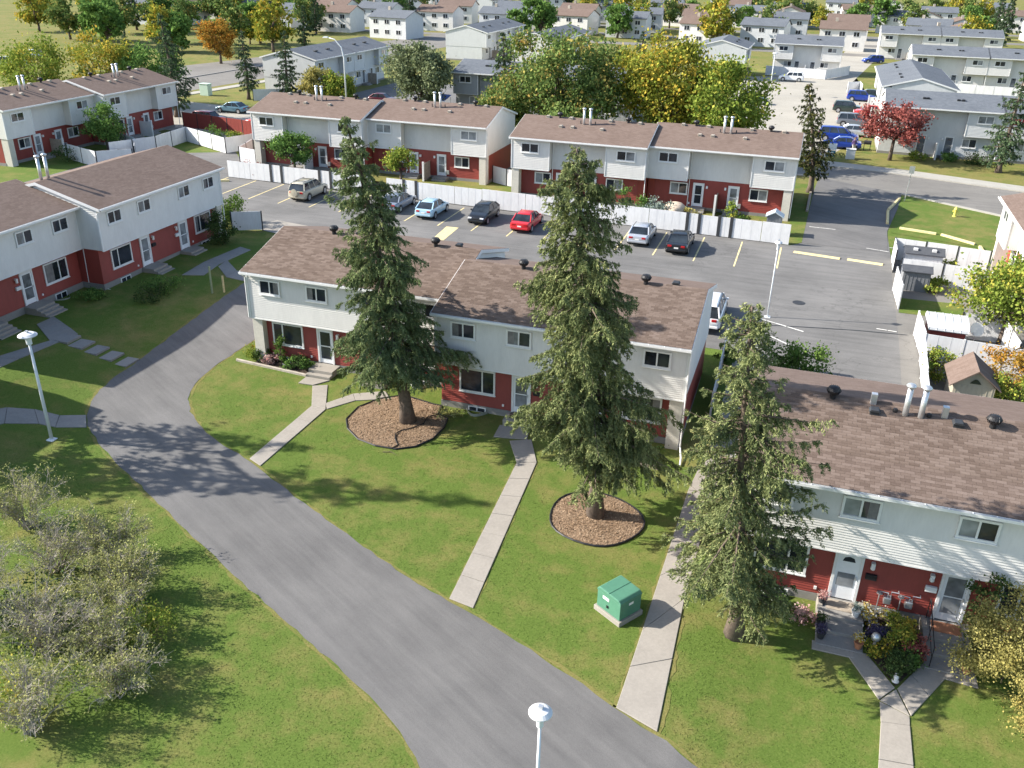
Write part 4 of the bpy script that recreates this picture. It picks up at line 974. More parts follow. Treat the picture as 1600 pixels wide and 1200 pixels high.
struct(sheet('right_yard_ground', [(6.9, 44), (20, 44), (20, 74), (7.3, 74)], .016, m_street))
struct(sheet('concrete_pad', [(-43.6, 62.6), (-39.8, 61.6), (-38.8, 64.6), (-42.4, 65.2)], .03, m_conc))
t = struct(put(MB().lathe([(.42, .014), (.42, .03), (.36, .03), (.35, .022), (.02, .022)], 20).mesh('manhole', m_dark), 'manhole', None, (.9, 60.8, 1.0)))

# ================================================================== TREES
def unit(a): return a / np.maximum(np.linalg.norm(a, axis=-1, keepdims=True), 1e-9)

def spruce_mesh(h, r, seed, lean=(0, 0), clear=.06, nb=210, sp=9.0, leaves=13, ls=.2, droop=.35, top=.7, mat=None, bark=None, gap=.0, power=.62, skirt=.35, tier=.5, hg=.8):
    """conifer: curved trunk, whorled drooping limbs, hanging sprays of small needles clusters"""
    rs = np.random.RandomState(seed); wood = MB()
    def axis(t): return np.array([lean[0] * max(t, 0) ** 1.5 + .12 * math.sin(5 * t + seed), lean[1] * max(t, 0) ** 1.5 + .12 * math.cos(4 * t + seed) - .12 * math.cos(seed), h * t])
    tr = r * .09 + .05
    wood.tube([axis(t) - axis(0) * (t == 0) * 0 for t in np.linspace(-.02, 1, 12)], [tr * (1.5 if t < .02 else 1.0) * (1 - .92 * t) + .012 for t in np.linspace(-.02, 1, 12).clip(0)], 8)
    C, A, B = [], [], []
    ph = rs.uniform(0, 6.28, 6); down = np.array([0, 0, -1.0])
    tiers = max(8, int(h / tier)); per = nb / tiers
    for i in range(nb):
        tk = int(i / per); t = clear + (1 - clear) * min(.995, (tk + .5 + rs.normal(0, .16)) / tiers); t = max(clear, t); az = i * 2.39996 + rs.normal(0, .4)
        prof = min(1, (1 - t) / (1 - .12)) ** power * min(1, skirt + (1 - skirt) * (t - clear) / .14)
        lump = 1 + .2 * math.sin(3 * az + ph[0] + 9 * t) + .2 * math.sin(2 * az + ph[1] - 14 * t) + .15 * math.sin(23 * t + ph[2])
        L = max(.2, r * prof * lump * rs.uniform(.55, 1.15))
        if rs.rand() < gap: continue
        if rs.rand() < .05: L *= 1.3
        slope = (.45 if t > .85 else .2 if t > .6 else .02) + rs.normal(0, .12); dr = droop * rs.uniform(.7, 1.3)
        p0 = axis(t); o = np.array([math.cos(az), math.sin(az), 0]); side = np.array([-o[1], o[0], 0])
        def pt(q):
            q = np.asarray(q)[:, None]; return p0 + o * L * q + np.array([0, 0, L]) * (slope * q - dr * q * q + .2 * q ** 4)
        pb = pt([0, .35, .7, 1]); wood.tube([tuple(v) for v in pb], [.022 + .012 * L, .016 + .008 * L, .012, .004], 4, cap=False)
        # side shoots along the bough, each hanging and carrying short needle sprays
        n = max(4, int(L * sp)); q = rs.uniform(.08, 1, n) ** .8; sg = np.where(rs.rand(n) < .5, -1, 1)
        l2 = (.16 + .42 * L * (1.08 - q)) * rs.uniform(.5, 1.1, n) * np.minimum(1, .45 + 1.6 * q)
        b0 = pt(q); d2 = unit(o * rs.uniform(.25, .9, (n, 1)) + side * (sg * rs.uniform(.35, 1.0, n))[:, None])
        m2 = np.maximum(2, (l2 / .085).astype(int)); idx = np.repeat(np.arange(n), m2 * leaves); u = rs.uniform(.05, 1, len(idx))
        l_ = l2[idx][:, None]; hang = (.25 + .75 * hg) * l_ * (u ** 1.6)[:, None]
        c = b0[idx] + d2[idx] * l_ * u[:, None] * .85 + down * hang + rs.normal(0, .028, (len(idx), 3)); m = len(c)
        d = unit(d2[idx] * rs.uniform(.2, .9, (m, 1)) + down * rs.uniform(.1, 1.0, (m, 1)) * hg + rs.normal(0, .38, (m, 3))); nv = unit(np.cross(d, rs.normal(0, 1, (m, 3))))
        ln = ls * rs.uniform(.55, 1.25, (m, 1)) * .5
        C.append(c); A.append(d * ln); B.append(nv * ln * rs.uniform(.2, .36, (m, 1)))
    C = np.concatenate(C); A = np.concatenate(A); B = np.concatenate(B)
    return wood.mesh('trunk', bark or m_bark, True), leaf_mesh('crown', C, A, B, mat)

def tree_thing(name, label, meshes, loc, rz=0, sc=1.0, group=None, cat='tree', names=('trunk', 'crown')):
    t = thing(name, label, cat, loc, rz, group, sc)
    for me, n in zip(meshes, names): put(me, n, t)
    return t

def broad_mesh(h, r, seed, mat, clumps=70, per=130, ls=.22, trunk_h=.3, rz=None, bark=None, spread=.95, flat=1.0, tr=None, gap=.25, limbs=9, low=.0):
    """broadleaf: forked trunk and limbs, leaves in clumps through an uneven crown with gaps"""
    rs = np.random.RandomState(seed); wood = MB(); zc = h * trunk_h; ch = (h - zc); rzv = rz or ch / 2; cz = h - rzv
    tr = tr or .04 * h ** .9
    bend = rs.normal(0, .12, 2) * h * .15
    fork = np.array([bend[0], bend[1], zc * 1.05])
    wood.tube([(0, 0, -.1), (bend[0] * .4, bend[1] * .4, zc * .5), tuple(fork)], [tr * 1.25, tr, tr * .8], 8)
    cen = []
    tries = 0
    while len(cen) < clumps and tries < clumps * 60:
        tries += 1
        v = unit(rs.normal(0, 1, 3)); q = rs.uniform(.3, 1.0) ** .45
        lump = 1 + .2 * math.sin(3 * math.atan2(v[1], v[0]) + seed) + .16 * math.sin(5 * v[2] + 2 * seed)
        p = v * q * lump * np.array([r, r, rzv * flat]) + np.array([bend[0], bend[1], cz])
        if p[2] < low + .15: continue
        if rs.rand() < gap and q > .8: continue
        cen.append(p)
    cen = np.array(cen)
    idx = rs.choice(len(cen), min(limbs * 3, len(cen)), replace=False)
    for j, i in enumerate(idx):
        p = cen[i]; mid = fork * .45 + p * .55 + np.array([0, 0, -.06 * h]); a = fork if j < limbs else fork * .55 + cen[idx[j % limbs]] * .45
        wood.tube([tuple(a), tuple(a * .4 + mid * .6), tuple(p)], [tr * .42, tr * .22, .012], 5, cap=False)
    n = len(cen); sig = r * .17 * spread + .05
    k = np.maximum(8, (per * rs.uniform(.5, 1.5, n)).astype(int)); c = np.repeat(cen, k, 0); m = len(c)
    c = c + rs.normal(0, 1, (m, 3)) * np.array([sig, sig, sig * .75]) * rs.uniform(.5, 1.15, (m, 1))
    c[:, 2] = np.maximum(c[:, 2], low + .05)
    d = unit(rs.normal(0, 1, (m, 3)) + np.array([0, 0, -.35])); nv = unit(np.cross(d, rs.normal(0, 1, (m, 3))))
    ln = ls * rs.uniform(.5, 1.2, (m, 1)) * .5
    return wood.mesh('trunk', bark or m_bark, True), leaf_mesh('crown', c, d * ln, nv * ln * rs.uniform(.55, .85, (m, 1)), mat)

f_sp = foliage('spruce_needles', (.05, .07, .034), (.155, .19, .078), (.36, .375, .165), (.33, .28, .12), .64, .80, .18)
f_sp2 = foliage('green_spruce_needles', (.044, .068, .034), (.138, .185, .08), (.31, .35, .155), (.31, .28, .12), .66, .82, .18)
f_dk = foliage('dark_spruce_needles', (0.032, 0.061, 0.036), (0.076, 0.119, 0.061), (0.162, 0.216, 0.108), None, trans=.12)
f_gr = foliage('green_leaves', (0.044, 0.093, 0.027), (0.105, 0.196, 0.048), (0.221, 0.323, 0.085))
f_oak = foliage('autumn_green_leaves', (0.050, 0.095, 0.029), (0.126, 0.189, 0.055), (0.263, 0.326, 0.105), (0.493, 0.336, 0.095), .56, .72)
f_yel = foliage('yellowing_leaves', (0.085, 0.124, 0.022), (0.209, 0.248, 0.040), (0.388, 0.364, 0.070), (0.558, 0.388, 0.062), .50, .66)
f_yg = foliage('yellow_green_leaves', (0.075, 0.128, 0.021), (0.180, 0.247, 0.042), (0.330, 0.375, 0.083), (0.495, 0.405, 0.075), .55, .7)
f_wil = foliage('willow_leaves', (.08, .105, .05), (.17, .205, .105), (.30, .33, .19), None)
f_red = foliage('red_leaves', (0.095, 0.027, 0.027), (0.257, 0.074, 0.065), (0.446, 0.176, 0.142), None)
f_org = foliage('orange_leaves', (0.117, 0.091, 0.023), (0.325, 0.208, 0.039), (0.494, 0.312, 0.065), (0.494, 0.221, 0.039), .48, .62)
f_gold = foliage('gold_leaves', (.13, .125, .04), (.29, .265, .085), (.46, .42, .17), (.40, .33, .10), .55, .70)
f_bush = foliage('dark_bush_leaves', (0.027, 0.045, 0.018), (0.060, 0.098, 0.033), (0.128, 0.180, 0.060))
f_pale = foliage('dry_leaves', (.15, .165, .06), (.29, .30, .11), (.45, .44, .20), None)
f_flower = foliage('flower_petals', (.45, .30, .03), (.55, .42, .05), (.62, .52, .25), (.5, .5, .46), .5, .6)
f_pink = foliage('pink_flowers', (.35, .12, .12), (.5, .3, .28), (.6, .5, .45), None)
f_sil = foliage('silver_leaves', (.14, .18, .15), (.24, .29, .25), (.36, .42, .38), None)

tree_thing('spruce_tree', 'tall spruce in the mulch bed at the middle row left half', spruce_mesh(15.4, 3.3, 3, (-2.6, -.5), .17, 285, 12, 8, .15, .40, mat=f_sp2, power=.66, skirt=.6, tier=.5, hg=.85), (-17.73, 37.55, 0))
tree_thing('spruce_tree', 'tallest spruce in the round mulch bed at picture centre', spruce_mesh(15.8, 3.0, 8, (-1.6, -.2), .15, 330, 12, 8, .15, .46, mat=f_sp, power=.44, skirt=.55, tier=.45, hg=1.0), (-6.56, 32.5, 0))
tree_thing('spruce_tree', 'sparser spruce by the right walkway, before the nearest roof', spruce_mesh(12.7, 2.6, 14, (-.95, -.2), .12, 240, 12, 8, .13, .28, mat=f_sp, gap=.08, power=.5, skirt=.5, tier=.42, hg=.7), (0.0, 26.9, -.05))
# spruces left of the picture: they throw the shade on road and lawn
off = spruce_mesh(13.0, 2.7, 23, (.2, 0), .08, 150, 6, 3, .3, .3, mat=f_sp2)
for i, (x, y, s) in enumerate(((-38.9, 25.9, (.95, .95, 1.3)), (-41.8, 28.7, .95), (-43.2, 24.0, .85))):
    tree_thing('spruce_tree', 'spruce standing left of the picture, seen only by its shadow', off, (x, y, H(x, y)), i * 1.7, s, 'spruces left of the picture')
# conifers far off
fm = [spruce_mesh(10, 2.5, 31 + i, (.2 * i - .2, 0), .1 + .05 * i, 130, 6, 3, .3, .3, mat=f_dk, tier=.7) for i in range(3)]
for lab, x, y, hh, v, rz in (('broad dark spruce rising behind the end of the shaded upper left row', -81.8, 104.4, 13.0, 0, 0), ('straight dark spruce on a bare trunk, upper left verge', -82.0, 121.5, 9.9, 1, 1), ('bushy spruce in front of the white gable, upper left', -75.8, 122.6, 10.0, 0, 2),
                            ('slim drooping spruce in front of the grey row, top centre', -40.2, 118.8, 11.6, 2, 3), ('large spruce cut by the right edge near the far road', 20.3, 112.2, 11.0, 0, 1.2), ('dark spruce at the far left edge above the roofs', -102.0, 88.0, 9.2, 0, 2.2),
                            ('small far spruce between the two big autumn trees', -31.0, 168.0, 9.0, 1, .4), ('far spruce by the side of the upper left avenue', -118.0, 139.0, 7.0, 2, .9)):
    tree_thing('spruce_tree', lab, fm[v], (x, y, H(x, y) - .05), rz, hh / 10)
tree_thing('pine_tree', 'bushy dark conifer at the right end of the far right row', spruce_mesh(10.3, 2.7, 44, (-1.6, .2), .16, 120, 6, 3, .3, .2, mat=foliage('pine_needles', (.024, .036, .016), (.06, .08, .03), (.18, .17, .06), (.24, .19, .06), .62, .74)), (.65, 94.0, 1.0))

tree_thing('broadleaf_tree', 'huge rounded autumn tree behind the far right row, left one', broad_mesh(12.0, 7.0, 5, f_oak, 150, 150, .42, .22, gap=.15, spread=.8), (-28.5, 106.5, 1))
tree_thing('broadleaf_tree', 'huge yellowing tree behind the far right row, middle one', broad_mesh(12.6, 5.4, 6, f_yel, 115, 150, .42, .22, gap=.2, spread=.85), (-16.8, 107.5, 1))
tree_thing('broadleaf_tree', 'golden-tipped tree behind the far right row, right one', broad_mesh(11.0, 5.0, 7, f_yg, 100, 140, .42, .22, gap=.25, spread=.85), (-9.8, 105.5, 1))
tree_thing('broadleaf_tree', 'darker low tree at the left foot of the huge autumn tree', broad_mesh(7.0, 3.6, 9, f_oak, 50, 120, .38, .2), (-35.6, 103.5, 1))
tree_thing('willow_tree', 'pale grey-green willow behind the far left row', broad_mesh(10.2, 4.1, 10, f_wil, 110, 130, .42, .1, gap=.2, spread=.8, low=.6), (-53.0, 119.5, 1))
tree_thing('maple_tree', 'dark red maple on the far verge before the grey row', broad_mesh(6.2, 3.3, 12, f_red, 70, 95, .30, .36, gap=.35, spread=.75, flat=.9), (9.0, 114.2, 1))
for lab, x, y, hh, rr, m, sd in (('yellow-green tree behind the upper left row, leftmost', -103.5, 104, 8.8, 5.2, f_yg, 61), ('yellow tree behind the upper left row, middle', -96.0, 108, 9.0, 5.0, f_yel, 62), ('greener tree behind the upper left row, beside the big spruce', -90.5, 111, 8.2, 4.2, f_gr, 63),
                                ('orange-leaved small tree by the white gable, upper left', -69.8, 121.8, 5.4, 2.6, f_gold, 64), ('low green tree beside the orange one, upper left', -66.2, 121.2, 4.6, 2.2, f_yg, 65), ('orange tree on the far upper left field', -112, 158, 8, 3.2, f_org, 66),
                                ('leaning bush beside the slim dark spruce at top centre', -38.2, 112.5, 5.6, 2.8, f_gold, 67)):
    tree_thing('broadleaf_tree', lab, broad_mesh(hh, rr, sd, m, 60, 110, .40, .2), (x, y, 1), 0)
tree_thing('yard_tree', 'round green tree in the shaded upper left yard', broad_mesh(4.9, 2.1, 71, f_gr, 55, 110, .26, .25), (-74.4, 82.4, 1))
tree_thing('yard_tree', 'small round tree in the far left row yard', broad_mesh(4.2, 1.9, 72, f_gr, 50, 110, .24, .32), (-49.6, 80.4, 1))
tree_thing('yard_tree', 'thin yellow-topped tree in the far left row yard', broad_mesh(4.3, 1.7, 73, f_yg, 34, 80, .22, .4, gap=.4), (-37.0, 78.6, 1))
tree_thing('yard_tree', 'green and yellow tree among the right yards', broad_mesh(5.4, 2.5, 74, f_yg, 75, 130, .22, .28, gap=.3), (12.9, 57.6, 1))
tree_thing('yard_tree', 'leafy green tree hiding the right row railing', broad_mesh(3.6, 1.9, 75, f_gr, 44, 110, .2, .2, gap=.3), (14.4, 61.3, 1))
f_bl = foliage('bright_bush_leaves', (.04, .075, .018), (.09, .155, .035), (.17, .25, .06))
def bush(label, x, y, h, r, m, sd, cl=26, per=110, ls=.14, z=None, group=None, gap=.2, cat='bush', name='bush', flat=1.15):
    return tree_thing(name, label, broad_mesh(h, r, sd, m, cl, per, ls, .05, tr=.03, gap=gap, limbs=5, low=.02, flat=flat), (x, y, H(x, y) if z is None else z), cat=cat, group=group, names=('stem', 'foliage'))
bush('bright green bush behind the sparse right spruce', 1.25, 47.6, 3.0, 1.75, f_bl, 81, 40, 140, .17)
bush('orange bush by the lower white fence, right edge', 12.4, 51.6, 2.3, 1.5, f_org, 82, 36, 130, .15)
bush('second orange bush cut by the right edge', 14.6, 51.2, 2.5, 1.5, f_org, 83, 34, 130, .15)
bush('yellow-green bush below the orange bush', 12.3, 49.4, 1.9, 1.3, f_yg, 84, 30, 120, .14)
bush('yellow-green bush beside the tan playhouse shed', 9.0, 51.4, 2.0, 1.0, f_yg, 85, 24, 110, .14)
bush('golden bush hiding the last door at the bottom right', 9.15, 27.7, 3.5, 1.5, f_gold, 86, 70, 300, .085, flat=1.0)
bush('second golden bush at the bottom right corner', 10.3, 25.4, 2.2, 1.2, f_gold, 87, 44, 260, .085)
bush('dark bush over the porch of the last door', 8.35, 28.9, 3.6, .75, f_bush, 88, 20, 90, .13)
bush('dark shrub hiding the last window of the shaded left row', -42.6, 57.9, 2.5, 1.15, f_bush, 89, 30, 130, .15)
bush('bright bush behind the end of the shaded left row', -45.3, 62.9, 2.1, 1.25, f_bl, 90, 28, 120, .16)
for i, (x, y, h, r, m, lab) in enumerate(((-13.9, 78.4, 2.3, 1.3, f_gr, 'green bush in the far right yard beside the silver sedan'), (-12.2, 78.0, 1.9, 1.2, f_sil, 'grey-green bush beside the beige cover'), (-9.0, 78.6, 1.2, .9, f_gold, 'pale yellow bush before the far right door'), (-5.6, 78.4, 1.9, .55, f_yg, 'tall yellow plant between the two far right doors'),
                                          (-4.5, 78.2, 1.2, .6, f_bl, 'bright low bush by the last far right door'), (-53.6, 79.0, 1.1, 1.4, f_red, 'reddish flower bush in the far left yard'), (-51.9, 78.8, .9, 1.1, f_pink, 'pinkish flower bush in the far left yard'), (-66.6, 91.2, 1.9, 1.5, f_gr, 'green bush in front of the dark red board fence'),
                                          (-63.4, 90.6, 1.6, 1.1, f_yg, 'yellow-green bush right of the dark red board fence'), (-74.8, 76.8, 1.5, 1.4, f_bush, 'dark bush at the left edge above the brown roof'), (12.0, 115.6, .9, 1.0, f_yg, 'low bush under the red maple, far row'), (15.4, 116.2, 1.1, 1.0, f_gr, 'low bush between the dark far doors'),
                                          (18.6, 115.9, 1.2, 1.6, f_bush, 'wide low bush right of the dark far doors'), (9.7, 66.8, .8, .9, f_yg, 'weeds at the foot of the middle white fence'), (11.0, 72.0, .7, .9, f_yg, 'weeds at the foot of the upper white fence'), (-40.2, 46.3, .8, 1.0, f_bush, 'low dark juniper by the shaded left row corner'),
                                          (-40.6, 47.9, .7, 1.1, f_gr, 'low spreading juniper beside the first shaded steps'), (-43.9, 44.6, .6, .7, f_gr, 'small plant under the shaded picture window'), (-2.7, 49.5, 1.4, .5, f_bl, 'narrow climber on the fence beside the middle row end'))):
    bush(lab, x, y, h, r, m, 100 + i, 16, 80, .17 if y > 60 else .13)

# bare shrubs, bottom left
def bare_shrub(label, x, y, h, r, seed, leafy=.35, n=34):
    rs = np.random.RandomState(seed); mb = MB(); C, D = [], []
    for i in range(n):
        az = rs.uniform(0, 6.28); out = rs.uniform(.25, 1.0) * r; hh = h * rs.uniform(.55, 1.0) * (1 - .35 * (out / r) ** 2); a0 = rs.normal(0, .18, 2)
        p = [np.array([a0[0], a0[1], -.05])]
        for s in (.35, .7, 1.0):
            p.append(np.array([a0[0] + math.cos(az) * out * s ** 1.2, a0[1] + math.sin(az) * out * s ** 1.2, hh * s ** .8]) + rs.normal(0, .09, 3))
        mb.tube([tuple(q) for q in p], [.028, .018, .011, .004], 4, cap=False)
        for j in range(15):
            s = rs.uniform(.25, 1.0) * 2.999; k = int(s); q = p[k] * (1 - s + k) + p[k + 1] * (s - k)
            d = unit(rs.normal(0, .8, 3) + np.array([math.cos(az) * .7, math.sin(az) * .7, .9])) * rs.uniform(.3, .95) * h * .2
            e = q + d; mb.tube([tuple(q), tuple(q + d * .55 + rs.normal(0, .03, 3)), tuple(e)], [.008, .006, .003], 3, cap=False)
            for _ in range(3):
                g = q + d * rs.uniform(.3, 1); d2 = unit(rs.normal(0, 1, 3) + d * 2) * rs.uniform(.12, .34); mb.tube([tuple(g), tuple(g + d2)], [.0045, .0025], 3, cap=False); C.append(g + d2); D.append(d2)
    C = np.array(C); k = int(1 + 6 * leafy); c = np.repeat(C, k, 0); m = len(c); keep = rs.rand(m) < min(1, .35 + .8 * leafy); c = c[keep] + rs.normal(0, .06, (keep.sum(), 3)); m = len(c)
    d = unit(rs.normal(0, 1, (m, 3))); nv = unit(np.cross(d, rs.normal(0, 1, (m, 3)))); ln = rs.uniform(.025, .055, (m, 1))
    t = thing('bare_shrub', label, 'shrub', (x, y, H(x, y)))
    put(mb.mesh('twigs', m_twig), 'twigs', t); put(leaf_mesh('leaves', c, d * ln, nv * ln * .6, f_pale), 'leaves', t); return t
for i, (x, y, h, r, lf, n, lab) in enumerate(((-28.9, 23.6, 3.0, 2.3, .5, 30, 'pale twiggy shrub, uppermost at the left edge'), (-25.6, 21.6, 2.7, 2.0, .3, 30, 'bare grey shrub below the uppermost one, left edge'), (-21.8, 20.9, 2.4, 1.7, .8, 26, 'yellow-leaved twiggy shrub reaching furthest right on the lawn'),
                                              (-22.6, 17.9, 3.0, 2.2, .25, 36, 'dense bare grey shrub in the bottom left thicket'), (-18.9, 17.2, 2.0, 1.6, .5, 26, 'low twiggy shrub at the right of the bottom left thicket'), (-20.3, 14.9, 2.6, 2.0, .35, 30, 'lowest bare shrub at the bottom left corner'), (-26.3, 18.4, 3.4, 2.4, .4, 36, 'tall bare shrub at the bottom left edge'), (-24.2, 23.0, 2.2, 1.9, .6, 28, 'pale low shrub between the uppermost shrub and the road'), (-20.8, 18.6, 2.3, 1.8, .6, 28, 'silvery shrub at the middle of the bottom left thicket'))):
    bare_shrub(lab, x, y, h, r, 200 + i, lf, n)
bush('dark undergrowth bush inside the bottom left thicket', -23.9, 19.4, 1.3, 1.9, f_bush, 231, 30, 110, .12)
bush('sparse green undergrowth at the bottom left corner', -21.3, 16.2, 1.1, 1.7, f_yg, 232, 22, 60, .11, gap=.4)
bush('yellow-leaved low growth at the tip of the thicket', -19.9, 19.4, 1.2, 1.0, f_yg, 233, 20, 70, .11, gap=.4)

# ================================================================== BEDS, PLANTS, POTS
def mulch_bed(label, poly, c, seed, n=5200):
    t = thing('mulch_bed', label, 'mulch bed', (c[0], c[1], H(*c)))
    P = np.array(poly); m = len(P); rs = np.random.RandomState(seed)
    V = [(0, 0, .10)] + [(x - c[0], y - c[1], .03) for x, y in poly] + [((x - c[0]) * .6, (y - c[1]) * .6, .085) for x, y in poly]
    F = [(0, 1 + m + i, 1 + m + (i + 1) % m) for i in range(m)]
    mb = MB().add(V, F + [(1 + i, 1 + (i + 1) % m, 1 + m + (i + 1) % m, 1 + m + i) for i in range(m)])
    mb.build('mulch', m_mulch, t, smooth=True)
    a = rs.randint(0, m, n); s = np.sqrt(rs.uniform(0, 1, n)); w_ = rs.uniform(0, 1, n)
    q = (P[a] * w_[:, None] + P[(a + 1) % m] * (1 - w_)[:, None] - np.array(c)) * s[:, None] * .985
    z = np.where(s < .6, .10 - .025 * s, .085 - .14 * (s - .6)) + rs.uniform(.004, .03, n)
    cc = np.stack([q[:, 0], q[:, 1], z], 1); th = rs.uniform(0, 6.28, n); tilt = rs.normal(0, .3, n)
    d = np.stack([np.cos(th) * np.cos(tilt), np.sin(th) * np.cos(tilt), np.sin(tilt)], 1); nv = unit(np.cross(d, np.array([0, 0, 1]) + rs.normal(0, .35, (n, 3))))
    ln = rs.uniform(.02, .055, (n, 1))
    o = put(leaf_mesh('wood_chips', cc, d * ln, nv * ln * .55, m_chip), 'wood_chips', t); o['kind'] = 'stuff'
    pts = [(x - c[0], y - c[1], .05) for x, y in poly] + [(poly[0][0] - c[0], poly[0][1] - c[1], .05)]
    MB().tube(pts, .045, 5, cap=False).build('edging', m_black, t)
    return t
m_mulch = plain('mulch', (.20, .135, .085), .95, .35, 18)
m_chip = foliage('wood_chip', (.11, .068, .04), (.25, .172, .11), (.42, .32, .225), None, trans=.02)
def ring(cx, cy, r, n=28, ph=0, wob=.05): return [(cx + r * (1 + wob * math.sin(3 * a + ph)) * math.cos(a), cy + r * (1 + wob * math.cos(2 * a + ph)) * math.sin(a)) for a in [2 * math.pi * i / n for i in range(n)]]
mulch_bed('round wood-chip bed under the tallest central spruce', ring(-6.42, 32.3, 2.05, ph=1), (-6.42, 32.3), 1, 5200)
p1 = [(-16.75, 39.85), (-17.2, 39.85), (-19.2, 40.3), (-20.3, 39.4), (-20.9, 38.1), (-20.85, 36.7), (-20.3, 35.8), (-19.3, 35.0), (-18.2, 34.7), (-17.1, 34.75), (-16.3, 35.3), (-15.8, 36.3), (-15.7, 37.6), (-15.9, 38.6), (-16.6, 38.95)]
mulch_bed('wood-chip bed with loose edging under the left spruce', p1, (-18.2, 37.3), 2, 6800)
t = thing('edging_strip', 'loose black edging strip curling across the left mulch bed', 'edging', (-16.6, 37.3, .08))
MB().tube([(.1, 1.5, .02), (-.3, .9, .06), (-.2, .2, .06), (-.55, -.4, .05), (-1.0, -.9, .05), (-1.1, -1.3, .06), (-.9, -1.75, .03), (-.55, -2.2, .0), (-.7, -2.6, .0)], .03, 5).build('strip', m_black, t)
tree_thing('dry_twig', 'small fallen twig beside the left mulch bed', (MB().tube([(0, 0, .02), (.4, .1, .05), (.8, -.05, .03)], [.02, .015, .006], 5).tube([(.3, .08, .05), (.5, .35, .06)], [.012, .005], 4).mesh('stem', m_bark),), (-17.6, 34.3, 0), cat='twig', names=('stem',))

t = thing('timber_edging', 'pale timber edging along the flower bed, middle row left end', 'edging', (-30.4, 41.05, 0))
MB().box(0, 5.0, -.07, .07, -.05, .14).build('timber', m_stone, t, bevel=.02); t.rotation_euler.z = math.atan2(-.45, 4.9)
struct(sheet('flower_bed_soil', [(-29.3, 41.1), (-25.5, 40.75), (-25.4, 42.0), (-29.0, 42.0)], .03, m_soil))
for i, (x, y, h, r, m, lab) in enumerate(((-29.55, 41.75, .75, .5, f_yg, 'lime green plant at the corner of the middle row bed'), (-28.9, 41.5, .7, .42, f_bush, 'dark leafy plant next to the lime green plant'), (-28.3, 41.45, .65, .4, f_pink, 'pink-white flowers in the middle row bed'), (-27.55, 41.45, 1.7, .36, f_bl, 'tall bright vine before the middle row picture window'),
                                          (-26.9, 41.3, .7, .42, f_gr, 'broad-leaved plant right of the tall vine'), (-26.3, 41.3, .75, .45, f_bush, 'dark bush near the middle row first steps'), (-25.8, 41.2, .6, .4, f_gr, 'low green plant touching the middle row first steps'))):
    bush(lab, x, y, h, r, m, 300 + i, 12, 70, .12, cat='plant', name='bed_plant')
t = thing('timber_edging', 'grey timber edging under the last window of the middle row', 'edging', (-7.6, 37.4, 0)); MB().box(0, 3.2, -.09, .09, -.05, .2).build('timber', m_wood, t, bevel=.02)
bush('low dark plants behind the grey timber edging', -5.4, 38.3, .6, .8, f_bush, 320, 14, 80, .12, cat='plant', name='bed_plant')
bush('dry plant at the corner of the middle row right half', -15.9, 38.9, .5, .6, f_pale, 321, 8, 50, .1, cat='plant', name='bed_plant')

struct(sheet('flower_bed_soil', [(4.7, 29.9), (4.75, 27.75), (5.64, 26.25), (6.68, 28.0), (6.65, 29.9)], .04, m_soil))
bed = [(4.95, 29.2, .9, .42, f_flower, 'orange-yellow flowers by the red wall, near row bed'), (5.6, 29.15, .85, .4, f_yg, 'yellow-green plant under the wall faucets, near row bed'), (6.15, 28.9, .8, .42, f_yel, 'yellow plant near the black handrail'), (5.05, 28.4, .75, .4, foliage('purple_leaves', (.03, .025, .05), (.07, .06, .11), (.14, .12, .2)), 'dark purple plant in the near row bed'),
       (5.75, 28.3, .95, .5, f_yg, 'large yellow-flowered plant at the near row bed middle'), (6.3, 28.0, .8, .4, f_red, 'reddish plant beside the handrail steps'), (5.1, 27.75, .6, .42, f_yel, 'low yellow plant at the bed edge by the first steps'), (5.85, 27.3, .8, .5, f_bush, 'dark green plant filling the near row bed'), (5.62, 26.9, .65, .45, f_bush, 'dark green mound at the pointed end of the bed'), (6.1, 27.5, .55, .35, f_gr, 'green leafy plant right of the dark mound')]
for i, (x, y, h, r, m, lab) in enumerate(bed): bush(lab, x, y, h, r, m, 340 + i, 12, 80, .1, cat='plant', name='bed_plant')
for i, (x, y, h, r, m, lab) in enumerate(((1.9, 28.9, .6, .4, f_bush, 'dark plant left of the first near row steps'), (2.45, 28.7, .55, .35, f_pink, 'dry pink plant beside the first near row steps'), (1.5, 29.2, .5, .35, f_gr, 'small plant under the near row first window'))):
    bush(lab, x, y, h, r, m, 360 + i, 10, 60, .1, cat='plant', name='bed_plant')
def pot(label, x, y, z, r=.16, m=None, fol=None, sd=0):
    t = thing('flower_pot', label, 'flower pot', (x, y, z)); MB().lathe([(r * .7, 0), (r, r * 1.5), (r * 1.1, r * 1.5), (r * 1.1, r * 1.7), (r * .9, r * 1.7), (r * .85, r * 1.45), (.01, r * 1.4)], 14).build('pot', m or m_dark, t)
    me = broad_mesh(.34, .17, 400 + sd, fol or f_bush, 8, 45, .07, .1, tr=.008, limbs=3); put(me[1], 'foliage', t, (0, 0, r * 1.4))
pot('dark pot on the top step left, near row first door', 3.1, 29.55, .16, sd=1, fol=f_pink); pot('dark pot on the middle step left, near row first door', 3.08, 28.35, .02, fol=f_bush, sd=2); pot('purple flower pot on the lower step left, near row', 3.12, 27.85, -.1, fol=foliage('purple_leaves', (.03, .025, .05), (.07, .06, .11), (.14, .12, .2)), sd=3)
pot('terracotta pot at the right of the first near row steps', 4.42, 27.75, -.1, m=m_terra, fol=f_flower, sd=4); pot('wicker pot at the right of the handrail steps', 8.0, 27.7, -.1, m=m_terra, fol=f_bush, sd=5); pot('white pot on the top step right, near row first door', 4.3, 29.2, .16, m=m_trim, fol=f_sil, sd=6)
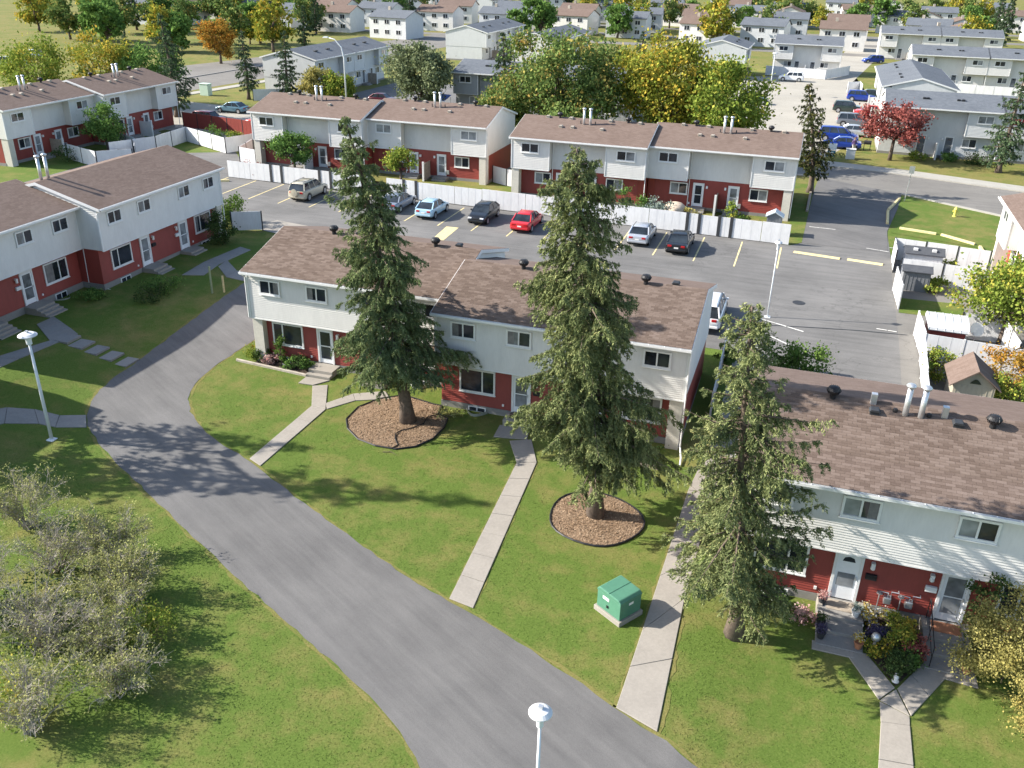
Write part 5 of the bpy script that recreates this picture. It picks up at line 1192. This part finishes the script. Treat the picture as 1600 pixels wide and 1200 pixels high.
t = thing('garden_ornament', 'small white garden ornament at the tip of the flower bed', 'ornament', (5.64, 26.5, -.2)); t.scale = (.75, .75, .6); MB().lathe([(.14, 0), (.17, .1), (.1, .28), (.13, .36), (.1, .46), (.02, .5)], 10).build('body', m_trim, t, smooth=True); MB().lathe([(.02, .48), (.08, .52), (.09, .6), (.05, .67), (.01, .68)], 10).build('head', m_trim, t, smooth=True)
t = thing('garden_ornament', 'pale round ornament among purple plants, near row bed', 'ornament', (4.95, 27.9, -.2)); MB().lathe([(.1, 0), (.06, .15), (.05, .45)], 10).build('stand', m_stone, t); MB().lathe([(.02, .44), (.13, .5), (.17, .62), (.13, .74), (.02, .79)], 14).build('globe', m_metal, t, smooth=True)
for i, x in enumerate((5.35, 6.1)):
    t = thing('gas_meter', 'pale gas meter on the red wall, ' + ('left of the pair' if i == 0 else 'right of the pair'), 'meter', (x, 29.95, -.2)); MB().box(-.13, .13, -.2, .06, .75, 1.05).build('meter_body', m_metal, t, bevel=.03); MB().lathe([(.02, 1.1), (.11, 1.12), (.11, 1.17), (.02, 1.18)], 12, (-.3, -.08, 0)).build('regulator', m_metal, t)
    MB().tube([(0, -.08, 1.05), (0, -.08, 1.2), (-.3, -.08, 1.22), (-.3, -.08, .1)], .022, 6).tube([(.1, -.08, 1.05), (.1, -.08, 1.28), (.35, -.08, 1.28), (.35, .06, 1.28)], .022, 6).build('pipe', m_metal, t)
t = thing('bicycle', 'dark bicycle leaning by the small grey plastic shed', 'bicycle', (-3.4, 77.6, 1.0), R(15))
for sx in (-.52, .52):
    w_ = MB().tube([(sx + .33 * math.cos(a), 0, .33 + .33 * math.sin(a)) for a in np.linspace(0, 2 * math.pi, 21)], .022, 5, cap=False).build('wheel', m_tyre, t)
    sp = MB()
    for a in np.linspace(0, math.pi, 7): sp.tube([(sx + .32 * math.cos(a), 0, .33 + .32 * math.sin(a)), (sx - .32 * math.cos(a), 0, .33 - .32 * math.sin(a))], .004, 3)
    sp.build('spokes', m_metal, w_)
MB().tube([(-.52, 0, .33), (-.18, 0, .8), (.38, 0, .82), (0, 0, .3), (-.18, 0, .8)], .018, 5).tube([(-.52, 0, .33), (0, 0, .3)], .015, 5).tube([(.36, 0, .95), (.52, 0, .33)], .018, 5).build('frame', m_black, t)
MB().tube([(.32, -.25, 1.0), (.36, 0, .96), (.32, .25, 1.0)], .014, 5).build('handlebar', m_black, t); MB().box(-.3, -.05, -.06, .06, .86, .92).build('saddle', m_black, t, bevel=.02)

# ================================================================== GRASS BLADES on the near lawns
def in_poly(px, py, poly):
    c = np.zeros(len(px), bool); n = len(poly)
    for i in range(n):
        x0, y0 = poly[i]; x1, y1 = poly[(i + 1) % n]
        if y0 == y1: continue
        k = ((y0 > py) != (y1 > py)) & (px < (x1 - x0) * (py - y0) / (y1 - y0) + x0); c ^= k
    return c
def grass(n=210000, seed=4):
    rs = np.random.RandomState(seed); x = rs.uniform(-42, 9.5, n); y = rs.uniform(15, 45, n)
    keep = rs.rand(n) < np.clip(1.25 - (np.hypot(x * .6, y) - 20) / 38, .25, 1)
    for poly in (ROAD_L + ROAD_R[::-1], p1, ring(-6.42, 32.3, 2.0), [(-10.5, 25.1), (-9.3, 24.9), (-10.15, 35.95), (-10.6, 37.3), (-10.9, 40), (-13.3, 40), (-13.3, 37.8), (-12.4, 37.5), (-11.2, 35.7)], [(-23.35, 31.4), (-22.4, 31.1), (-22.45, 37.9), (-20.9, 38.1), (-19.2, 38.9), (-19.6, 39.7), (-21, 39), (-22.6, 38.6), (-23, 40.2), (-25.8, 40.2), (-25.7, 38.8), (-23.7, 37.8)],
                 [(-3.25, 21.8), (-1.7, 21.3), (-1.85, 28.2), (-1.7, 36.2), (-.95, 41), (-.95, 46), (-2.5, 46), (-2.95, 36), (-3.15, 25.9)], [(4.6, 22), (6.05, 22), (6, 24.2), (7.8, 26), (8.4, 27.6), (8.4, 31), (2.9, 31), (2.9, 27.3), (3.2, 27), (4.7, 24.3)], [(-29.4, 41.1), (-25.4, 40.7), (-25.4, 47), (-29.4, 47)], [(-25.4, 40.2), (-16.8, 41.6), (-16.8, 47), (-25.4, 47)], [(-16.85, 39.5), (-3.8, 39.5), (-3.8, 47), (-16.85, 47)], [(1.2, 29.7), (15, 29.7), (15, 47), (1.2, 47)],
                 [(-42.6, 30.4), (-41.3, 31), (-41, 35.6), (-40.5, 39.8), (-43.9, 41.4), (-50, 41.4), (-50, 30.4)], [(-41.6, 37.8), (-35.4, 37.8), (-35.4, 39.1), (-41.6, 39.6)], [(-37.6, 28.2), (-36.6, 29.9), (-34.2, 30.7), (-32.7, 31.3), (-33.7, 32.5), (-36.4, 31.8), (-37.6, 31.3), (-39.3, 29)], [(-4.9, 26.2), (-3.9, 25.6), (-3.3, 27), (-4.4, 27.6)], [(-13.2, 37.8), (-10.8, 37.4), (-10.8, 40), (-13.2, 40)], [(-36, 41), (-31, 41), (-31, 46), (-36, 46)]):
        keep &= ~in_poly(x, y, poly)
    x, y = x[keep], y[keep]; n = len(x); z = hgt(x, y)
    c = np.stack([x, y, z], 1); th = rs.uniform(0, 6.28, n); hh = rs.uniform(.008, .028, n); w_ = rs.uniform(.012, .028, n)
    s = np.stack([np.cos(th) * w_, np.sin(th) * w_, np.zeros(n)], 1); up = np.stack([rs.normal(0, .05, n), rs.normal(0, .05, n), hh], 1)
    V = np.stack([c - s, c + s, c + up], 1).reshape(-1, 3)
    o = put(np_mesh('grass_blades', V, np.arange(3 * n).reshape(n, 3), m_grass), 'grass_blades'); tag(o, 'short mown grass blades over the near lawns', 'grass', kind='stuff')
grass()

# ================================================================== VEHICLES
CAR = dict(  # length, width, belt z, roof z, base of windscreen, top of windscreen, top of rear glass, base of rear glass (all from the rear), hood z, tail z
    sedan=(4.6, 1.78, .92, 1.43, 3.30, 2.62, 1.22, .52, .82, .92), hatch=(4.25, 1.72, .92, 1.44, 3.12, 2.4, .95, .2, .84, .93),
    suv=(4.55, 1.82, 1.06, 1.68, 3.30, 2.72, .42, .10, 1.0, 1.06), van=(4.9, 1.92, 1.05, 1.76, 3.95, 3.05, .36, .08, .98, 1.05), pickup=(5.4, 1.9, 1.08, 1.72, 3.9, 3.3, 2.1, 1.95, 1.04, 1.08))
def paint(name, c, metal=.25): return plain('paint_' + name, c, .28, .04, 2, metal, .5, .6)
def car(label, kind, col, x, y, ang, rack=False, spare=False, cat='car', name='parked_car', group=None, z=None):
    """ang = direction of the nose in degrees; local x runs from tail to nose"""
    L, W, zb, zr, wb, wt, rt, rb, zh, zt = CAR[kind]; t = thing(name, label, cat, (x, y, H(x, y) + .015 if z is None else z), R(ang), group); hw = W / 2; x_off = -L / 2
    # body: stations along the length, rounded cross-section
    st = [(0.0, .45, zt * .72, .80), (.06, .33, zt * .93, .93), (.25, .26, zt, .985), (L * .25, .24, zb, 1.0), (L * .5, .24, zb, 1.0), (wb - .1, .24, zb - .01, 1.0), (wb + .25, .24, zh + (zb - zh) * .55, .995), (L - .55, .25, zh * .96, .975), (L - .12, .3, zh * .82, .9), (L, .42, zh * .64, .78)]
    mb = MB(); ring_n = 10; V = []
    for (sx, z0, z1, k) in st:
        w_ = hw * k
        pr = [(-w_ * .86, z0), (-w_ * .98, z0 + .1), (-w_, (z0 + z1) * .5), (-w_ * .965, z1 - .1), (-w_ * .84, z1), (w_ * .84, z1), (w_ * .965, z1 - .1), (w_, (z0 + z1) * .5), (w_ * .98, z0 + .1), (w_ * .86, z0)]
        V += [(sx + x_off, a, b) for a, b in pr]
    F = [(i * 10 + k, i * 10 + (k + 1) % 10, (i + 1) * 10 + (k + 1) % 10, (i + 1) * 10 + k) for i in range(len(st) - 1) for k in range(10)]
    mb.add(V, F + [tuple(range(10)), tuple(range((len(st) - 1) * 10, len(st) * 10))[::-1]])
    body = mb.build('body', col, t, smooth=True)
    bv = body.modifiers.new('weighted', 'EDGE_SPLIT'); bv.split_angle = R(38)
    # greenhouse
    gw, rw = hw * .90, hw * .72
    def P(sx, w_, z_): return (sx + x_off, w_, z_)
    b4_ = [P(rb, -gw, zb - .03), P(wb, -gw, zb - .03), P(wb, gw, zb - .03), P(rb, gw, zb - .03)]; t4 = [P(rt, -rw, zr - .05), P(wt, -rw, zr - .05), P(wt, rw, zr - .05), P(rt, rw, zr - .05)]
    MB().add(b4_ + t4, [(0, 3, 2, 1), (4, 5, 6, 7), (0, 1, 5, 4), (1, 2, 6, 5), (2, 3, 7, 6), (3, 0, 4, 7)]).build('glazing', m_carglass, t)
    rm = MB(); rc = [(rt - .06, .98, zr - .07), (rt + .12, .94, zr - .012), ((rt + wt) / 2, .93, zr + .02), (wt - .14, .94, zr - .01), (wt + .05, .98, zr - .07)]
    V = []
    for sx, k, z_ in rc:
        V += [P(sx, -rw * k - .03, zr - .075), P(sx, -rw * k * .82, z_), P(sx, rw * k * .82, z_), P(sx, rw * k + .03, zr - .075)]
    rm.add(V, [(i * 4 + k, i * 4 + k + 1, i * 4 + 5 + k, i * 4 + 4 + k) for i in range(4) for k in range(3)] + [(0, 4, 7, 3), (4, 8, 11, 7), (8, 12, 15, 11), (12, 16, 19, 15), (0, 1, 2, 3), (16, 19, 18, 17)])
    rm.build('roof_panel', col, t, smooth=True)
    pil = MB()
    def bar(p, q, r_): pil.tube([p, q], r_, 5)
    for s in (-1, 1):
        bar(P(wb - .02, s * gw, zb - .02), P(wt, s * (rw + .01), zr - .06), .035); bar(P(rb + .02, s * gw, zb - .02), P(rt, s * (rw + .01), zr - .06), .06)
        n = 2 if kind in ('sedan', 'hatch') else 3
        for k in range(1, n + (kind == 'van')):
            u = k / n * (.94 if kind == 'sedan' else 1); bar(P(rb + (wb - rb) * u * .9 + .1, s * (gw + .004), zb - .02), P(rt + (wt - rt) * u + .02, s * (rw + .012), zr - .06), .03)
        pil.tube([P(rb + .05, s * (gw + .005), zb - .005), P(wb - .05, s * (gw + .005), zb - .005)], .018, 4)
    pil.build('pillars', col, t)
    # wheels
    wr = .32 if kind in ('sedan', 'hatch') else .36
    for sx in (.17 * L + .05, .815 * L):
        for s in (-1, 1):
            mb = MB(); cx = sx + x_off
            pr = [(hw - .2, wr * .7), (hw - .2, wr), (hw - .03, wr), (hw + .005, wr * .93), (hw + .01, wr * .66)]
            n = 18; V = []
            for yy, rr in pr: V += [(cx + rr * math.cos(2 * math.pi * k / n), s * yy, wr + rr * math.sin(2 * math.pi * k / n)) for k in range(n)]
            mb.add(V, [(i * n + k, i * n + (k + 1) % n, (i + 1) * n + (k + 1) % n, (i + 1) * n + k) for i in range(4) for k in range(n)])
            w_ = mb.build('wheel', m_tyre, t)
            rm_ = MB(); V = [(cx, s * (hw + .0), wr)] + [(cx + wr * .66 * math.cos(2 * math.pi * k / n), s * (hw + .008), wr + wr * .66 * math.sin(2 * math.pi * k / n)) for k in range(n)]
            rm_.add(V, [(0, 1 + k, 1 + (k + 1) % n) for k in range(n)]); rm_.build('rim', m_rim, w_)
            ar = MB(); V = []
            for k in range(13):
                a = math.pi * k / 12; V += [(cx + (wr + .0) * math.cos(a), s * (hw + .004), wr + wr * math.sin(a)), (cx + (wr + .075) * math.cos(a), s * (hw + .004), wr + (wr + .075) * math.sin(a))]
            ar.add(V, [(2 * k, 2 * k + 1, 2 * k + 3, 2 * k + 2) for k in range(12)]); ar.build('wheel_arch', m_black, t)
    for s in (-1, 1):
        MB().box(x_off + .0, x_off + .12, s * hw * .58 - .16, s * hw * .58 + .16, zt * .72, zt * .9).build('tail_light', m_redpl, t, bevel=.03)
        MB().box(L + x_off - .2, L + x_off - .04, s * hw * .62 - .17, s * hw * .62 + .17, zh * .66, zh * .82).build('headlight', m_amber, t, bevel=.03)
        MB().box(wb + x_off - .32, wb + x_off - .18, s * (gw + .1) - .08, s * (gw + .1) + .08, zb + .02, zb + .15).build('mirror', col, t, bevel=.03)
    MB().box(x_off - .03, x_off + .1, -hw * .86, hw * .86, .34, .54).build('rear_bumper', col if kind != 'pickup' else m_rim, t, bevel=.05)
    MB().box(L + x_off - .1, L + x_off + .03, -hw * .8, hw * .8, .3, .5).build('front_bumper', col, t, bevel=.05)
    MB().box(L + x_off - .06, L + x_off + .012, -hw * .4, hw * .4, .5, .62).build('grille', m_black, t)
    MB().box(x_off - .012, x_off + .02, -.17, .17, zt * .62, zt * .74).build('number_plate', m_plate, t)
    if rack:
        mb = MB()
        for s in (-1, 1): mb.tube([P(rt + .1, s * rw * .8, zr + .06), P(wt - .2, s * rw * .8, zr + .06)], .02, 5)
        for u in (.25, .7): mb.box(P(rt + (wt - rt) * u, 0, 0)[0] - .02, P(rt + (wt - rt) * u, 0, 0)[0] + .02, -rw * .8, rw * .8, zr + .05, zr + .08)
        mb.build('roof_rack', m_black, t)
    if spare:
        o = MB().lathe([(.02, 0), (.3, .02), (.34, .08), (.34, .17), (.02, .19)], 18).build('spare_wheel_cover', col, t, smooth=False, loc=(x_off - .02, .12, .88)); o.rotation_euler = (0, R(-90), 0)
    if kind == 'pickup':
        MB().box(x_off + .1, x_off + 1.85, -hw * .8, hw * .8, zb - .02, zb + .012).build('bed_floor', m_black, t)
    return t
C_beige = paint('beige', (.50, .46, .36)); C_lblue = paint('light_blue', (.40, .58, .68)); C_slate = paint('slate', (.19, .22, .27)); C_black = paint('black', (.014, .015, .017)); C_red = paint('red', (.52, .018, .022), .1)
C_sil = paint('silver', (.52, .54, .57), .5); C_blue = paint('blue', (.012, .045, .30)); C_white = paint('white', (.76, .77, .78), 0); C_teal = paint('teal', (.10, .20, .26)); C_mar = paint('maroon', (.10, .012, .022)); C_grey = paint('grey', (.16, .175, .20)); C_navy = paint('dark_navy', (.012, .016, .03)); C_crim = paint('crimson', (.33, .012, .03)); C_dg = paint('dark_green', (.03, .05, .045))
car('beige crossover with a spare wheel cover on its tail', 'suv', C_beige, -44.0, 73.4, 90, rack=True, spare=True, cat='crossover')
car('slate grey sedan half hidden behind the left spruce', 'sedan', C_slate, -34.6, 73.0, 90)
car('light blue hatchback parked tail out', 'hatch', C_lblue, -30.9, 72.1, 90)
car('black older hatchback parked nose out', 'hatch', C_black, -26.1, 72.2, -90)
car('bright red sedan parked tail out', 'sedan', C_red, -21.9, 71.5, 90)
car('silver sedan next to the black one', 'sedan', C_sil, -12.0, 71.5, 90)
car('black sedan with red tail lights, last in the row', 'sedan', C_black, -8.7, 70.4, 90)
car('white minivan showing behind the end of the middle row', 'van', C_white, -4.55, 55.6, 90, cat='minivan', z=.95)
car('teal sedan on the upper left lane', 'sedan', C_teal, -77.4, 110.6, 180)
car('maroon crossover behind the dark red fence', 'suv', C_mar, -74.6, 101.4, 0, cat='crossover'); car('red car half hidden by the far left row', 'sedan', C_red, -67.9, 103.0, 180)
car('maroon hatchback beside the tall street lamp', 'hatch', C_mar, -62.2, 127.0, 0)
car('blue wagon with a darker car behind it, far lot', 'suv', C_blue, 6.7, 163.0, 0, cat='wagon'); car('dark green sedan behind the blue wagon', 'sedan', C_dg, 8.6, 167.0, 0)
car('grey minivan beside the red maple', 'van', C_grey, 5.4, 137.0, 0, cat='minivan'); car('red pickup truck behind the grey minivan', 'pickup', C_red, 7.9, 146.0, 180, cat='pickup'); car('dark green jeep left of the red pickup', 'suv', C_dg, 4.6, 149.5, 0, cat='jeep')
car('blue minivan behind the blue sedan, far lot', 'van', C_blue, 3.2, 124.6, 0, cat='minivan'); car('silver sedan between minivans, far lot', 'sedan', C_sil, 5.4, 129.0, 0); car('blue sedan nearest the far street', 'sedan', C_blue, 3.6, 119.4, 180)
car('white crossover parked before the white fence, top right', 'suv', C_white, -5.4, 184.2, 180, cat='crossover'); car('blue car alone in the far upper right lane', 'suv', C_blue, 10.3, 226.0, 200)
car('dark car at the left of the side lot, far one', 'suv', C_navy, -9.6, 152.0, 0); car('dark sedan at the left of the side lot, middle one', 'sedan', C_dg, -10.3, 141.0, 0); car('dark car at the left of the side lot, near one', 'hatch', C_navy, -10.6, 131.5, 0)
car('white van at the upper left edge, nearer one', 'van', C_white, -142, 137, 40, cat='van'); car('white van at the upper left edge, farther one', 'van', C_white, -148, 147, 220, cat='van')

# ================================================================== A PERSON by the far cars
def person(label, x, y, rz, shirt, pants):
    t = thing('person', label, 'person', (x, y, H(x, y)), rz)
    J = {'pel': (0, 0, .95, .15), 'che': (0, 0, 1.28, .16), 'nek': (0, 0, 1.5, .06), 'hd': (0, -.02, 1.62, .095), 'hd2': (0, -.02, 1.72, .085),
         'hl': (-.1, 0, .88, .1), 'kl': (-.12, -.06, .5, .07), 'al': (-.13, .02, .1, .05), 'fl': (-.13, -.14, .04, .045), 'hr': (.1, 0, .88, .1), 'kr': (.11, .03, .5, .07), 'ar': (.12, .1, .1, .05), 'fr': (.12, -.05, .04, .045),
         'sl': (-.2, 0, 1.42, .065), 'el': (-.28, .03, 1.14, .048), 'wl': (-.26, -.1, .9, .036), 'gl': (-.25, -.14, .8, .035), 'sr': (.2, 0, 1.42, .065), 'er': (.28, .0, 1.14, .048), 'wr': (.26, -.16, .95, .036), 'gr': (.25, -.21, .87, .035)}
    E = [('pel', 'che'), ('che', 'nek'), ('nek', 'hd'), ('hd', 'hd2'), ('pel', 'hl'), ('hl', 'kl'), ('kl', 'al'), ('al', 'fl'), ('pel', 'hr'), ('hr', 'kr'), ('kr', 'ar'), ('ar', 'fr'), ('che', 'sl'), ('sl', 'el'), ('el', 'wl'), ('wl', 'gl'), ('che', 'sr'), ('sr', 'er'), ('er', 'wr'), ('wr', 'gr')]
    ks = list(J); me = bpy.data.meshes.new('body'); me.from_pydata([J[k][:3] for k in ks], [(ks.index(a), ks.index(b)) for a, b in E], [])
    s = NT('person_' + shirt.name); zc = s.n('SeparateXYZ'); s.l(s.pos(obj=True), zc.inputs[0])
    c = s.ramp(zc.outputs[2], [(0, (.05, .05, .05)), (.06, (.5, .48, .44)), (.93 / 2, (.5, .48, .44)), (.95 / 2, (.16, .10, .22)), (1.47 / 2, (.16, .10, .22)), (1.49 / 2, (.45, .28, .2))])
    dv = s.n('Math', operation='DIVIDE'); dv.inputs[1].default_value = 2.0; s.l(zc.outputs[2], dv.inputs[0]); s.l(dv.outputs[0], c.node.inputs[0]); me.materials.append(s.bsdf(c, .8))
    o = put(me, 'body', t); sk = o.modifiers.new('skin', 'SKIN'); sk.use_smooth_shade = True
    for i, k in enumerate(ks):
        v = me.skin_vertices[0].data[i]; v.radius = (J[k][3], J[k][3] * (.8 if k in ('pel', 'che') else 1)); v.use_root = (k == 'pel')
    o.modifiers.new('sub', 'SUBSURF').levels = 1; o.modifiers['sub'].render_levels = 2
    MB().lathe([(.02, 1.82), (.08, 1.79), (.102, 1.7), (.098, 1.62), (.05, 1.58)], 12, (0, .012, 0)).build('hair', m_bark, t, smooth=True)
    return t
person('person in purple top and pale trousers beside the blue sedan', 5.0, 117.4, R(20), m_blue, m_trim)

# ================================================================== NEIGHBOURHOOD TOWARDS THE HORIZON
def far_house(name, loc, rz, up, rm, L=11.0, d=8.5, h=5.2):
    t = thing(name, 'pale distant house near the top edge of the picture', 'house', loc, rz, 'distant houses along the top edge'); zr = h + .35 * d / 2
    MB().prism([(0, -.2), (d, -.2), (d, h), (d / 2, zr - .15), (0, h)], 0, L, 'x').build('wall', up, t)
    MB().prism([(-.4, h - .14), (d / 2, zr), (d + .4, h - .14), (d + .4, h - .26), (d / 2, zr - .12), (-.4, h - .26)], -.3, L + .3, 'x').build('roof', rm, t)
    for a in (1.2, 4.6, 8.0):
        for z0, z1 in ((1.0, 2.2), (3.4, 4.6)):
            w_ = MB().box(a, a + 1.5, -.06, .02, z0, z1).build('window', m_trim, t); MB().box(a + .1, a + .7, -.075, -.062, z0 + .1, z1 - .1).box(a + .8, a + 1.4, -.075, -.062, z0 + .1, z1 - .1).build('pane', m_glass, w_)
    MB().box(L * .3, L * .3 + .7, d * .5 - .3, d * .5 + .4, zr - .5, zr + .7).build('chimney', m_stone, t)
    return t
def in_view(x, y, m=.02):
    v = Vector((x, y, 3)) - Vector((0, 0, CAM_H)); d = v.dot(_f)
    return abs(v.dot(_r2) / d) < 800 / 1400 + m and abs(v.dot(_u2) / d) < 600 / 1400 + m
ORD = ['first', 'second', 'third', 'fourth', 'fifth', 'sixth', 'seventh', 'eighth', 'ninth', 'tenth', 'eleventh', 'twelfth', 'thirteenth', 'fourteenth', 'fifteenth', 'sixteenth', 'seventeenth', 'eighteenth', 'nineteenth', 'twentieth']
hp = [far_house('far_house', (0, 0, 0), 0, m_greyl, m_roofg), far_house('far_house', (0, 0, 0), 0, m_white, m_roofb)]
rnd = random.Random(9); k = 0
for row, (y, xa, xb, st, nm) in enumerate(((228, -190, -105, 19, 'nearest row of far houses, upper left'), (255, -190, 130, 19, 'nearest full row of far houses'), (284, -220, 150, 20, 'second full row of far houses'), (315, -240, 160, 21, 'third full row of far houses'), (352, -270, 180, 23, 'fourth full row of far houses'), (400, -300, 210, 25, 'hindmost row of far houses'))):
    x = xa; seen = 0
    while x < xb:
        p = (x + rnd.uniform(-3, 3), y + rnd.uniform(-6, 6), 1); rz = rnd.choice((0, 0, R(90), R(-8), R(6))); x += st
        if not in_view(p[0], p[1]): continue
        c = copy_tree(hp[k % 2]); k += 1; c.location = p; c.rotation_euler.z = rz
        c['label'] = ('grey-roofed' if (k - 1) % 2 == 0 else 'brown-roofed') + ' house, ' + ORD[seen] + ' from the left in the ' + nm; seen += 1
for h_ in hp:
    for o in [c for p in h_.children for c in list(p.children) + [p]] + [h_]: bpy.data.objects.remove(o, do_unlink=True)
tm = [broad_mesh(8, 3.6, 601, f_oak, 46, 60, .7, .2), broad_mesh(8, 3.4, 602, f_yel, 46, 60, .7, .2), broad_mesh(8, 3.2, 603, f_gr, 46, 60, .7, .2), spruce_mesh(10, 2.4, 604, (0, 0), .1, 70, 4, 6, .55, .25, mat=f_dk)]
for i in range(300):
    y = rnd.uniform(160, 430); x = rnd.uniform(-1.0 * y, .42 * y); v = rnd.choice((0, 1, 2, 3, 0, 2))
    if (abs(x + 96) < 16 and y < 330) or (-14 < x < 20 and y < 300) or (y < 232 and -82 < x < 60) or not in_view(x, y): continue
    tree_thing('distant_tree', 'distant tree near the top edge of the picture', tm[v], (x, y, .9), rnd.uniform(0, 6), rnd.uniform(.75, 1.3), 'distant trees along the top edge')

for i, (y, xa, xb) in enumerate(((243, -200, 140), (270, -230, 150), (300, -250, 170), (334, -270, 190), (376, -300, 210))):
    struct(sheet('far_street', [(xa, y - 3.5), (xb, y - 3.5), (xb, y + 3.5), (xa, y + 3.5)], .02, m_street))
